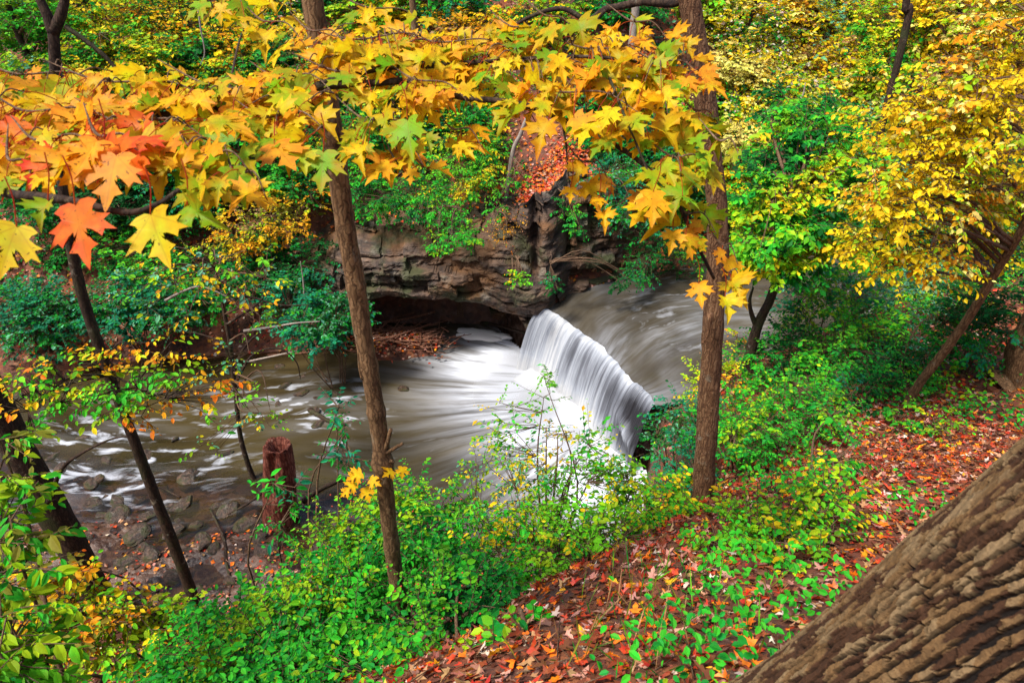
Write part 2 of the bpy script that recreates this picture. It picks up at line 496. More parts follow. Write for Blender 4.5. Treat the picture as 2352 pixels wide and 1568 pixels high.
def water_material(name, deep, mid, foam_gain=1.0, rough=.16, sx=.38, sy=2.3):
    m, nt = new_mat(name)
    uv = nd(nt, 'TexCoord').outputs['UV']
    foam = nd(nt, 'Attribute', {'attribute_name': 'foam'}).outputs['Fac']
    shal = nd(nt, 'Attribute', {'attribute_name': 'shallow'}).outputs['Fac']
    s1 = nd(nt, 'TexNoise', Vector=scaled(nt, uv, (sx, sy, 1)), Scale=1.0, Detail=5.0, Roughness=.6, Distortion=.5).outputs[0]
    s2 = nd(nt, 'TexNoise', Vector=scaled(nt, uv, (sx * 1.5, sy * 2.6, 1)), Scale=1.0, Detail=4.0, Distortion=.3).outputs[0]
    st = mth(nt, 'ADD', mth(nt, 'MULTIPLY', s1, .6), mth(nt, 'MULTIPLY', s2, .4))
    # foam wherever the streak noise tops a level set by the churn of the water there
    sc_ = nd(nt, 'MapRange', {'interpolation_type': 'SMOOTHSTEP'}, Value=st, i1=.33, i2=.70, i3=.14, i4=1.4).outputs[0]
    ff = mth(nt, 'MULTIPLY', mth(nt, 'POWER', foam, 1.15), mth(nt, 'MULTIPLY', sc_, foam_gain), True)
    rapid = nd(nt, 'Attribute', {'attribute_name': 'rapid'}).outputs['Fac']
    s4 = nd(nt, 'TexNoise', Vector=scaled(nt, uv, (1.5, 4.2, 1)), Scale=1.0, Detail=5.0, Roughness=.55, Distortion=.55).outputs[0]
    rp = mth(nt, 'MULTIPLY', rapid, nd(nt, 'MapRange', {'interpolation_type': 'SMOOTHSTEP'}, Value=s4, i1=.51, i2=.72, i3=0.0, i4=1.0).outputs[0], True)
    ff = mth(nt, 'MAXIMUM', ff, rp)
    body = ramp(nt, nd(nt, 'TexNoise', Vector=scaled(nt, uv, (.35, 1.2, 1)), Scale=1.0, Detail=5.0, Distortion=.6).outputs[0], [(.3, deep), (.7, mid)])
    n = nd(nt, 'TexNoise', Vector=scaled(nt, uv, (1.6, 5.0, 1)), Scale=1.0, Detail=4.0).outputs[0]
    b = nd(nt, 'Bump', Strength=.16, Distance=.08, Height=mth(nt, 'ADD', n, mth(nt, 'MULTIPLY', s2, .3)))
    p = nd(nt, 'BsdfPrincipled', Base_Color=body, Roughness=rough, IOR=1.33, Normal=b.outputs[0])
    p.inputs['Specular IOR Level'].default_value = .32
    tr = nd(nt, 'BsdfTransparent', Color=(.75, .62, .45, 1))
    gl = nd(nt, 'BsdfGlossy', Roughness=.1, Normal=b.outputs[0], Color=(1, 1, 1, 1))
    fr = nd(nt, 'Fresnel', IOR=1.33, Normal=b.outputs[0])
    clear = nd(nt, 'MixShader', i0=fr.outputs[0], i1=tr.outputs[0], i2=gl.outputs[0])
    w = nd(nt, 'MixShader', i0=shal, i1=p.outputs[0], i2=clear.outputs[0])
    fo = nd(nt, 'BsdfPrincipled', Base_Color=(.54, .57, .64, 1), Roughness=.7)
    fo.inputs['Specular IOR Level'].default_value = .2
    mx = nd(nt, 'MixShader', i0=ff, i1=w.outputs[0], i2=fo.outputs[0])
    out(nt, mx.outputs[0])
    return m


M['pool'] = water_material('silty_pool_water', (.018, .012, .004), (.062, .045, .016))
M['upper'] = water_material('shallow_stream_water', (.028, .022, .014), (.08, .066, .045), .9, .22, .8, 5.0)


def fall_material():
    m, nt = new_mat('falling_water')
    uv = nd(nt, 'TexCoord').outputs['UV']
    thin = nd(nt, 'Attribute', {'attribute_name': 'thin'}).outputs['Fac']
    s1 = nd(nt, 'TexNoise', Vector=scaled(nt, uv, (9.0, .4, 1)), Scale=1.0, Detail=6.0, Roughness=.7, Distortion=.15).outputs[0]
    s2 = nd(nt, 'TexNoise', Vector=scaled(nt, uv, (34.0, .5, 1)), Scale=1.0, Detail=3.0, Distortion=.1).outputs[0]
    s3 = nd(nt, 'TexNoise', Vector=scaled(nt, uv, (2.2, .15, 1)), Scale=1.0, Detail=2.0).outputs[0]
    st = mth(nt, 'ADD', mth(nt, 'ADD', mth(nt, 'MULTIPLY', s1, .48), mth(nt, 'MULTIPLY', s2, .22)), mth(nt, 'MULTIPLY', s3, .43))
    st = mth(nt, 'SUBTRACT', st, mth(nt, 'MULTIPLY', thin, .3))
    c = ramp(nt, st, [(.3, (.03, .03, .036)), (.45, (.15, .16, .19)), (.55, (.37, .40, .46)), (.68, (.68, .69, .70))])
    b = nd(nt, 'Bump', Strength=.5, Distance=.05, Height=st)
    p = nd(nt, 'BsdfPrincipled', Base_Color=c, Roughness=.35, IOR=1.33, Normal=b.outputs[0])
    t = nd(nt, 'BsdfTranslucent', Color=c)
    mx = nd(nt, 'MixShader', i0=.2, i1=p.outputs[0], i2=t.outputs[0])
    out(nt, mx.outputs[0])
    return m


M['fall'] = fall_material()
M['foam'] = flat_mat('thick_foam', (.82, .80, .76), .8)

# ------------------------------------------------------------------ terrain


def axis(lo, hi, step, outer, n):
    c = np.arange(lo, hi + step * .5, step)
    g = np.geomspace(step, outer, n); g = np.cumsum(g); g = g * outer / g[-1]
    return np.concatenate([(lo - g)[::-1], c, hi + g])


def grid_faces(nx, ny):
    i, j = np.meshgrid(np.arange(nx - 1), np.arange(ny - 1), indexing='ij')
    a = (i * ny + j).ravel()
    return np.stack([a, a + ny, a + ny + 1, a + 1], 1)


gx = axis(-16, 18, .09, 350, 40); gy = axis(-2, 26, .09, 400, 40)
X, Y = np.meshgrid(gx, gy, indexing='ij')
Z = hgt(X, Y)
dn = Y - near(X); df = far(X) - Y
bedm = sstep(-.6, .3, dn) * sstep(-.5, .3, df)
g = mesh('ground', np.stack([X, Y, Z], -1).reshape(-1, 3), grid_faces(len(gx), len(gy)), M['ground'], attrs={'bed': bedm.ravel()})
tag(g, 'leaf strewn brown forest soil of the ravine slopes and stream bed', 'ground', kind='structure')

# ------------------------------------------------------------------ water
wx = np.arange(-22, 2.9, .05); wy = np.arange(4.8, 15.0, .05)
X, Y = np.meshgrid(wx, wy, indexing='ij')
OX, OY = 2.5, 11.2
rr = np.hypot(X - OX, Y - OY); th = np.arctan2(OY - Y, OX - X)
wl = sstep(-1.5, -4.5, X)
U = rr * (1 - wl) + (-X + 2.5) * wl
Vv = (-th * 4.6) * (1 - wl) + (Y - OY + .35 * np.sin(X * .7)) * wl
ups = upstream(X, Y)                       # negative below the fall
a_, b_ = CREST[0], CREST[-1]
along = ((X - a_[0]) * (b_[0] - a_[0]) + (Y - a_[1]) * (b_[1] - a_[1])) / ((b_[0] - a_[0]) ** 2 + (b_[1] - a_[1]) ** 2)
dist = np.clip(-ups - .45, 0, 20)
lat = np.exp(-np.clip(np.abs(along - .45) - .5, 0, 9) ** 2 / .08)
foam = 2.2 * np.exp(-(dist / 1.15) ** 1.5) * lat + .40 * np.exp(-dist / 1.5) * np.exp(-np.clip(np.abs(along - .4) - .5, 0, 9) ** 2 / .25)


def bump_at(cx, cy, rx, ry, amp):
    return amp * np.exp(-((X - cx) / rx) ** 2 - ((Y - cy) / ry) ** 2)


rap = (bump_at(-3.7, 10.9, 1.1, .8, .42) + bump_at(-4.9, 11.2, .8, .6, .22) + bump_at(-7.6, 9.9, 1.0, .7, .4) + bump_at(-8.6, 9.0, 1.0, .8, .36)
       + bump_at(-5.8, 9.7, 1.2, .9, .26) + bump_at(-7.2, 8.3, .8, .5, .3) + bump_at(-3.2, 9.9, .7, .5, .3) + bump_at(-9.8, 8.2, 1.2, .7, .34) + bump_at(-1.9, 12.6, .5, .25, .3)
       + bump_at(-6.2, 8.6, .7, .5, .24) + bump_at(-13, 9, 2, 1, .3) + bump_at(-2.2, 8.4, .5, .35, .22))
chop = fbm(U * .9, Vv * 3.2, 3, 41)
foam = foam + rap * .35 * sstep(.42, .72, chop) + .004
hb = hgt(X, Y)
shal = sstep(-.40, -.05, hb) * .92 * sstep(-1.5, -3.0, X) * (1 - np.clip(foam, 0, 1))
Zw = WL + .05 * (chop - .5) * (1 - np.exp(-rr / 3)) + rap * .28 * (fbm(U * 1.3, Vv * 2.2, 3, 44) - .3) + .10 * np.exp(-(dist / .5) ** 2) * lat \
    + .06 * np.exp(-dist / 2.5) * (fbm(U * .5, Vv * 4, 3, 47) - .5)
keep = ups < -.05
wi = grid_faces(len(wx), len(wy))
kf = keep.ravel()
wi = wi[kf[wi].all(1)]
w = mesh('river_water', np.stack([X, Y, Zw], -1).reshape(-1, 3), wi, M['pool'], uv=np.stack([U, Vv], -1).reshape(-1, 2),
         attrs={'foam': foam.ravel(), 'shallow': shal.ravel(), 'rapid': np.clip(rap * 2.0 + bump_at(-6.2, 9.6, 4.2, 1.6, .28) + bump_at(-12, 9.2, 3, 1.3, .4) + bump_at(-.6, 9.6, .9, .5, .25), 0, 1).ravel()})
tag(w, 'brown stream water of the plunge pool and rapids with white streaks', 'water', kind='structure')

# upper stream: rows from the lip up the channel
def rough_lip(n):
    p = spline(CREST, n); q = np.linspace(0, 1, n)
    k = (fbm(q * 22, q * 0 + 4, 4, 171) - .5) * .09 + (fbm(q * 5, q * 0 + 8, 2, 172) - .5) * .10
    p[:, :2] += np.array([-.87, -.5])[None] * k[:, None]
    p[:, 2] += .05 * (fbm(q * 30, q * 0 + 1, 3, 173) - .5)
    return p


crest = rough_lip(420)                     # far end -> near end
NC = 420
mid = np.array([[1.45, 10.55], [2.6, 11.35], [4.3, 12.3], [6.6, 13.2], [10.5, 14.9], [16, 17.4], [30, 22.8]])
hw = np.array([[-.87, 1.5], [-.9, 1.55], [-.7, 1.6], [-.6, 1.7], [-.7, 1.7], [-.7, 1.8], [-.7, 2.2]]) * 1.25
mid = spline(mid, 260); hw = spline(hw, 260)
R = []
for i in range(260):
    s = np.linspace(1, -1, NC)[:, None]
    row = mid[i] + hw[i] * s
    k = math.exp(-i / 14.0)
    row = row * (1 - k) + (crest[:, :2] + np.array([.87, .5]) * i * .045) * k
    R.append(row)
R = np.array(R)
slen = np.concatenate([[0], np.cumsum(np.linalg.norm(np.diff(mid, axis=0), axis=1))])
Uu = np.repeat(slen[:, None], NC, 1); Vu = np.repeat(np.linspace(0, 3.8, NC)[None, :], 260, 0) + .25 * np.sin(Uu * .8)
ch = fbm(Uu * .9, Vu * 2.4, 3, 61)
Zu = WU + (crest[None, :, 2] - WU) * np.exp(-Uu / .15) + .012 * Uu + .12 * (ch - .5) * sstep(.1, .9, Uu)
P3 = np.concatenate([R, Zu[:, :, None]], 2)
fo = .02 + .2 * sstep(.5, .8, fbm(Uu * .6, Vu * 1.1, 3, 66)) + .10 * np.exp(-((Uu - 1.8) / 1.0) ** 2) * sstep(.4, .7, ch) + .10 * np.exp(-(Uu / .25) ** 2)
u = mesh('upper_river_water', P3.reshape(-1, 3), grid_faces(260, NC), M['upper'], uv=np.stack([Uu, Vu], -1).reshape(-1, 2),
         attrs={'foam': fo.ravel(), 'shallow': np.zeros(fo.size), 'rapid': (.35 * sstep(.42, .7, fbm(Uu * .5, Vu * .7, 3, 68)) * sstep(.2, .8, Uu)).ravel()})
tag(u, 'rippling grey brown stream sliding toward the lip of the fall', 'water', kind='structure')

# the fall itself
ncol, nrow = 420, 70
cr = rough_lip(ncol)
s = np.linspace(0, 1, ncol)
tau = np.linspace(0, 1, nrow)
outd = np.array([-.87, -.49, 0])
base_fall = atz(1380, 950, 0)
rib = .07 * (fbm(s * 26, s * 0 + .5, 4, 71) - .5) + .05 * (fbm(s * 80, s * 0 + 2.5, 2, 72) - .5)
reach = (.62 - .2 * s) * (1 + .25 * (fbm(s * 9, s * 0 + 9, 3, 74) - .5))
Pf = np.empty((ncol, nrow, 3))
for j, q in enumerate(tau):
    o_ = reach * (q ** .62) if q > 0 else s * 0
    zz = WU * (1 - q ** 1.25) - .06 * q + .012
    lip = .03 * math.exp(-q / .08)
    wob = rib * min(1, q * 4) + .03 * (fbm(s * 40, s * 0 + q * 2, 2, 75) - .5) * min(1, q * 4)
    Pf[:, j] = cr + outd * (o_ + wob)[:, None]
    Pf[:, j, 2] = zz + (cr[:, 2] - WU) * (1 - q)
# the near end catches on a ledge halfway down
led = np.exp(-((s - .86) / .10) ** 2)[:, None] * np.exp(-((tau[None, :] - .55 - .9 * (s[:, None] - .86)) / .10) ** 2)
Pf += led[:, :, None] * outd * .14
Uf = np.repeat((s * 3.6)[:, None], nrow, 1); Vf = np.repeat((tau * 1.6)[None, :], ncol, 0)
thin = (sstep(.5, 1.0, s)[:, None] * (.25 + .75 * sstep(.05, .35, tau)[None, :])) * (1 - .95 * sstep(.72, .98, tau)[None, :]) * (1 - .6 * led)
thin = thin - .55 * sstep(.55, 1, tau)[None, :] - .12 * sstep(.12, 0, tau)[None, :] + .28 * np.exp(-((tau - .3) / .25) ** 2)[None, :] * sstep(.15, .4, s)[:, None] - .4 * led
wf_ = thing('waterfall', 'curtain of silky white water dropping over the rock lip into the pool', 'waterfall', base_fall)
mesh('water_sheet', Pf.reshape(-1, 3), grid_faces(ncol, nrow), M['fall'], wf_, uv=np.stack([Uf, Vf], -1).reshape(-1, 2), attrs={'thin': thin.ravel()})
# churned foam mound along the foot
nf, mf = 200, 40
ss = np.linspace(-.02, 1.0, nf); qq = np.linspace(0, 1, mf)
ct = spline(CREST, nf)
Pm = ct[:, None, :] + outd * (.15 + qq[None, :, None] * (.95 - .3 * ss[:, None, None]))
Pm[:, :, 2] = .30 * np.sin(np.pi * np.clip(qq * .86 + .14, 0, 1))[None, :] ** 1.5 * (1 - .35 * ss[:, None]) * np.clip(np.sin(np.pi * np.clip(ss, 0, 1)) * 4, 0, 1)[:, None] - .03
Pm[:, :, 2] += .10 * (fbm(ss[:, None] * 9 + 0 * qq, qq[None, :] * 3 + 0 * ss[:, None], 3, 81) - .5) * np.sin(np.pi * qq)[None, :]
mesh('foam', Pm.reshape(-1, 3), grid_faces(nf, mf), flat_mat('churned_foam', (.56, .58, .62), .8), wf_)
# soft spray hanging over the foot: thin even air in three rounded puffs
mv, nv = new_mat('spray_air')
ov = nv.nodes.new('ShaderNodeOutputMaterial')
pv = nd(nv, 'VolumePrincipled', Color=(.95, .96, 1, 1), Density=.55)
nv.links.new(pv.outputs[0], ov.inputs[1])
th_, ph_ = np.meshgrid(np.linspace(0, 2 * math.pi, 33)[:-1], np.linspace(.02, math.pi - .02, 17), indexing='ij')
for cc_, rr_ in (((.15, 11.2, .12), (.95, 1.15, .55)), ((.75, 10.3, .10), (.9, 1.0, .5)), ((1.4, 9.35, .10), (.65, .75, .45))):
    V = np.stack([cc_[0] + rr_[0] * np.cos(th_) * np.sin(ph_), cc_[1] + rr_[1] * np.sin(th_) * np.sin(ph_), cc_[2] + rr_[2] * np.cos(ph_)], -1).reshape(-1, 3)
    i_, j_ = np.meshgrid(np.arange(32), np.arange(16), indexing='ij'); a__ = (i_ * 17 + j_).ravel(); b__ = (((i_ + 1) % 32) * 17 + j_).ravel()
    Tq = np.stack([a__, a__ + 1, b__ + 1, b__], 1); V = np.vstack([V, [[cc_[0], cc_[1], cc_[2] + rr_[2]], [cc_[0], cc_[1], cc_[2] - rr_[2]]]])
    ii = np.arange(32); caps = np.vstack([np.stack([ii * 17, ((ii + 1) % 32) * 17, np.full(32, 544)], 1), np.stack([((ii + 1) % 32) * 17 + 16, ii * 17 + 16, np.full(32, 545)], 1)])
    mesh('spray', V, [Tq, caps], mv, wf_)

# foam patch resting in the still corner
n = 60
a = np.linspace(0, 2 * math.pi, n, endpoint=False)
c = atz(1105, 772, 0)
r = 1 + .5 * (fbm(np.cos(a) * 1.5 + 3, np.sin(a) * 1.5 + 3, 3, 5) - .5) * 2
mbf = MB()
rings = []
for k, (q, z) in enumerate([(1, -.01), (.97, .035), (.8, .06), (.4, .075)]):
    x = c[0] + .62 * q * r * np.cos(a); y = c[1] + .28 * q * r * np.sin(a) - .12 * q * np.cos(a)
    rings.append(np.stack([x, y, np.full(n, z) + .02 * (fbm(x * 7, y * 7, 2, 3) - .5)], 1))
V = np.vstack(rings + [np.array([[c[0], c[1], .078]])])
j = np.arange(n); j2 = (j + 1) % n
Q = np.vstack([np.stack([k * n + j, k * n + j2, (k + 1) * n + j2, (k + 1) * n + j], 1) for k in range(3)])
T = np.stack([3 * n + j, 3 * n + j2, np.full(n, 4 * n)], 1)
o = mesh('foam_patch', V, [Q, T], M['foam'], base=c)
tag(o, 'cream coloured foam patch floating under the dark rock overhang', 'foam')

# ------------------------------------------------------------------ cliff
nx_, nz_ = 520, 170
cx = np.linspace(-5.2, 4.6, nx_)
fy = np.interp(cx, [-5.2, -4.2, -3.4, -2, -.5, .45, 1.2, 2.2, 3.2, 4.6], [14.4, 13.7, 13.2, 12.95, 12.95, 12.75, 13.15, 13.55, 14.2, 15.6])
zt = np.interp(cx, [-5.2, -4.2, -3.4, -2, -.5, .3, 1.0, 2.0, 3.0, 3.8, 4.6], [1.5, 2.2, 2.75, 2.85, 3.0, 3.5, 3.75, 3.6, 3.2, 2.6, 1.7])
zc = np.interp(cx, [-5.2, -3.8, -2.6, -1.2, .1, .5], [.6, 1.0, 1.45, 1.36, 1.1, .5])
und = np.interp(cx, [-5.2, -4.0, -3.2, .1, .55, 4.6], [0, .4, 1.5, 1.5, 0, 0])
layers = [-.6]
lr = np.random.default_rng(5)
while layers[-1] < 4.5: layers.append(layers[-1] + lr.uniform(.07, .42))
layers = np.array(layers)
rows = []
for v in np.linspace(0, 1, nz_):
    z = -.4 + (zt + .4) * v
    zz = z + .45 * (fbm(cx * .5, z * .4 + 1, 3, 3) - .5) + .22 * (fbm(cx * 1.9, z * 2, 3, 4) - .5)
    li = np.searchsorted(layers, zz)
    bw = .28 + .6 * _hash(li, li * 0, 77)
    bi = np.floor((cx + 5 * _hash(li, li * 0 + 3, 78) + .35 * fbm(cx * 3, z * 3, 3, 6)) / bw)
    off = .34 * _hash(li, bi, 79) + .16 * _hash(li, li * 0 + 9, 80)
    edge = np.minimum(np.abs(zz - layers[np.clip(li - 1, 0, 99)]), np.abs(layers[np.clip(li, 0, len(layers) - 1)] - zz))
    off = off - .12 * np.exp(-edge / .016) * sstep(.35, .6, fbm(cx * 2, z * 2, 2, 7))
    off = off + .26 * (fbm(cx * 2.6, z * 4.2, 5, 8) - .5) + .10 * (fbm(cx * 8, z * 14, 3, 18) - .5) + .3 * (fbm(cx * .7, z * .7, 2, 14) - .5)
    rel = np.clip((z - zc) / np.maximum(zt - zc, .2), 0, 1)
    off = off + .30 * np.sin(np.pi * rel ** .7) - .35 * sstep(.75, 1.0, rel)
    off = off - und * sstep(.12, -.35, z - zc)
    off = off - .45 * np.exp(-((cx - .45) / .10) ** 2) * sstep(1.9, 2.4, z) - .3 * np.exp(-((cx - 1.15) / .07) ** 2) * sstep(2.0, 2.5, z)
    off = off - .50 * sstep(.7, 1.3, cx)
    rows.append(np.stack([cx + .05 * (fbm(cx * 3, z * 3, 2, 33) - .5), fy - off, z], 1))
top = rows[-1]
for k in range(1, 14):
    q = k / 13
    yy = top[:, 1] + q * 2.3
    zn_ = top[:, 2] * (1 - q) + (hgt(top[:, 0], yy) - .12) * q + .10 * math.sin(math.pi * q) + .15 * (fbm(cx * 2, yy * 2, 3, 9) - .5) * math.sin(math.pi * q)
    rows.append(np.stack([top[:, 0], yy, zn_], 1))
Vc = np.stack(rows, 1)
o = mesh('rock_cliff', Vc.reshape(-1, 3), grid_faces(nx_, len(rows)), M['cliff'], smooth=False)
tag(o, 'layered tan and grey rock cliff undercut above the dark pool corner', 'cliff', kind='structure')

# ------------------------------------------------------------------ leaves
TEMPL = {}
TEMPL['small'] = (np.array([(0, 0, 0), (.5, .5, .1), (0, 1, -.04), (-.5, .5, .1)]), None, np.array([(0, 1, 2), (0, 2, 3)]))
TEMPL['oval'] = (np.array([(0, 0, 0), (.42, .28, .07), (.40, .66, .05), (0, 1, -.1), (-.40, .66, .05), (-.42, .28, .07)]),
                 np.array([(0, 1, 2, 3), (0, 3, 4, 5)]), None)
half = [(.10, -.06), (.26, -.05), (.40, .03), (.31, .10), (.28, .18), (.42, .25), (.57, .29), (.44, .36), (.62, .55), (.43, .50), (.36, .60), (.27, .49),
        (.115, .41), (.13, .57), (.27, .70), (.12, .74), (.075, .87), (0, 1.03)]
ol = [(0, 0)] + half + [(-x, y) for x, y in half[-2::-1]]
ctr = [(0, .32)]
pts = np.array(ctr + ol)
mz = .22 * np.abs(pts[:, 0]) - .5 * pts[:, 0] ** 2 - .22 * (pts[:, 1] - .3) ** 2
k = len(ol)
TEMPL['maple'] = (np.column_stack([pts, mz]), None, np.array([(0, 1 + i, 1 + (i + 1) % k) for i in range(k)]))
TEMPL['maple_fold'] = (np.column_stack([pts, .48 * np.abs(pts[:, 0]) - .10 * pts[:, 0] + .25 * pts[:, 0] * (pts[:, 1] - .3) - .45 * (pts[:, 1] - .3) ** 2]), None, TEMPL['maple'][2])
half2 = [(.38, .0), (.28, .17), (.58, .42), (.17, .42), (.22, .68), (0, 1)]
ol2 = [(0, 0)] + half2 + [(-x, y) for x, y in half2[-2::-1]]
pts2 = np.array([(0, .32)] + ol2); k2 = len(ol2)
TEMPL['maple_lite'] = (np.column_stack([pts2, .35 * np.abs(pts2[:, 0]) - .3 * (pts2[:, 1] - .3) ** 2]), None,
                       np.array([(0, 1 + i, 1 + (i + 1) % k2) for i in range(k2)]))


def unit(v): return v / (np.linalg.norm(v, axis=-1, keepdims=True) + 1e-9)


def leaf_geo(P, D, N, L, Wd, kind, C, C2=None, curl=None):
    """leaf blades from base P toward D; C colours per leaf, C2 colour of the blade's margin"""
    tv, tq, tt = TEMPL[kind]
    n = len(P); kv = len(tv)
    D = unit(D); S = unit(np.cross(D, N)); N = np.cross(S, D)
    L = np.broadcast_to(L, (n,)); Wd = np.broadcast_to(Wd, (n,))
    zc_ = np.ones(n) if curl is None else curl
    V = (P[:, None, :] + S[:, None, :] * (tv[None, :, 0, None] * Wd[:, None, None]) + D[:, None, :] * (tv[None, :, 1, None] * L[:, None, None])
         + N[:, None, :] * (tv[None, :, 2, None] * (L * zc_)[:, None, None]))
    CC = np.repeat(C[:, None, :], kv, 1)
    if C2 is not None:
        rad = np.hypot(tv[:, 0], tv[:, 1] - .32); rad = np.clip(rad / .5, 0, 1)[None, :, None]
        CC = C[:, None, :] * (1 - rad) + C2[:, None, :] * rad
    o = np.arange(n)[:, None, None] * kv
    Q = (o + tq[None]).reshape(-1, 4) if tq is not None else None
    T = (o + tt[None]).reshape(-1, 3) if tt is not None else None
    return V.reshape(-1, 3), Q, T, CC.reshape(-1, 3)


# colours of the leaves themselves
DG = (.006, .10, .018); G = (.014, .26, .026); BG = (.045, .42, .022); TE = (.012, .21, .095); PT = (.12, .38, .21)
YG = (.32, .50, .010); LG = (.14, .48, .015); YE = (.82, .56, .010); PY = (.80, .68, .16); GO = (.74, .33, .010); OR = (.72, .17, .008)
RE = (.48, .045, .012); BR = (.16, .055, .022); TN_ = (.42, .22, .10); PK = (.50, .24, .18); WH = (.62, .50, .40); OL = (.20, .20, .02)
P_ = dict(
    green=[(DG, 2), (G, 4), (BG, 3), (LG, 1)],
    deep=[(DG, 5), (G, 3), (TE, 1)],
    teal=[(TE, 5), (G, 3), (PT, 1), (DG, 1)],
    palegreen=[(LG, 4), (BG, 3), (YG, 3), (PT, 2), (YE, 1)],
    bright=[(BG, 6), (G, 4), (LG, 2), (YG, .6)],
    limegreen=[(LG, 5), (YG, 4), (BG, 3), (YE, .25)],
    yg=[(YG, 5), (YE, 4), (LG, 3), (G, 2)],
    yellow=[(YE, 6), (GO, 2), (YG, 2), (PY, 1)],
    golden=[(YE, 4), (GO, 5), (OR, 1), (YG, 1)],
    pale=[(PY, 5), (YE, 4), (YG, 2), (WH, 1), (G, 1)],
    mixed=[(G, 4), (YG, 3), (YE, 3), (DG, 2), (GO, .6)],
    orange=[(GO, 4), (OR, 2), (YE, 2), (OL, 2)],
    tan=[(PY, 3), (TN_, 3), (YE, 3), (YG, 2), (PT, 1)],
)


def pick(pal, n, r, coh=None):
    """palette colours for n leaves; coh (0..1 per leaf) makes neighbouring leaves alike"""
    cols = np.array([c for c, _ in pal]); w = np.array([w for _, w in pal], float); w /= w.sum()
    u = r.random(n)
    if coh is not None: u = np.clip(coh + r.normal(0, .16, n), 0, .9999)
    i = np.searchsorted(np.cumsum(w), u).clip(0, len(cols) - 1)
    return np.clip(cols[i] * r.uniform(.72, 1.25, (n, 1)) * r.uniform(.92, 1.08, (n, 3)), .002, .9)


def foliage(ells, ntw, nl, tw, L, pal, r, flat=.5, droop=.35, kind='small', aspect=.62, gap=.42, coh=True):
    """twigs with leaves through the volume of ellipsoids (centre, radii); returns leaf geometry + twig ends"""
    vol = np.array([np.prod(e[1]) ** (2 / 3.) for e in ells]); vol /= vol.sum()
    P, O = [], []
    for (c, rad), vf in zip(ells, vol):
        c = np.asarray(c); rad = np.asarray(rad)
        m = int(ntw * vf * 2.6) + 8
        d = unit(r.normal(size=(m, 3)))
        q = d * (r.random((m, 1)) ** .42)
        p = c + q * rad
        k = noise3(p, rad.mean() * .55, int(r.integers(999)))
        ok = k > gap
        p, q = p[ok][:int(ntw * vf) + 1], q[ok][:int(ntw * vf) + 1]
        P.append(p); O.append(q)
    P = np.vstack(P); O = np.vstack(O); n = len(P)
    d = unit(O * np.array([1, 1, flat]) + r.normal(0, .55, (n, 3)) * np.array([1, 1, flat]) + np.array([0, 0, .05]))
    ln = tw * r.uniform(.6, 1.4, n)
    sd = unit(np.cross(d, np.array([0, 0, 1.0])) + 1e-6)
    u = (np.arange(nl) + .5)[None, :] / nl + r.uniform(-.5, .5, (n, nl)) / nl
    sg = np.where(np.arange(nl) % 2 == 0, 1.0, -1.0)[None, :] * np.ones((n, 1))
    bend = -.25 * droop * (u ** 2)
    B = P[:, None, :] + d[:, None, :] * (u * ln[:, None])[:, :, None] + np.array([0, 0, 1.0]) * (bend * ln[:, None])[:, :, None]
    B = B + r.normal(0, .12 * tw / max(nl, 1) ** .5, B.shape)
    D = d[:, None, :] * r.uniform(.2, .9, (n, nl, 1)) + sd[:, None, :] * sg[:, :, None] * r.uniform(.4, 1.0, (n, nl, 1)) \
        + np.array([0, 0, -1.0]) * droop * r.uniform(.2, 1.6, (n, nl, 1))
    N = np.array([0, -.25, 1.0]) + r.normal(0, .38, (n, nl, 3))
    m = n * nl
    B = B.reshape(-1, 3); D = D.reshape(-1, 3); N = N.reshape(-1, 3)
    sz = np.broadcast_to(L, (m,)) * r.uniform(.45, 1.4, m)
    co = None
    if coh:
        k = noise3(B, max(.35, tw * 1.6), int(r.integers(999)))
        k = (np.argsort(np.argsort(k)) + .5) / m
        co = k
    sz = sz * np.repeat(r.uniform(.6, 1.3, n), nl)          # every twig bears its own size and tint
    C = np.clip(pick(pal, m, r, co) * np.repeat(r.uniform(.70, 1.2, (n, 1)) * r.uniform(.9, 1.1, (n, 3)), nl, 0), .002, .9)
    return leaf_geo(B, D, N, sz, sz * aspect, kind, C), (P, P + d * ln[:, None] * .9)


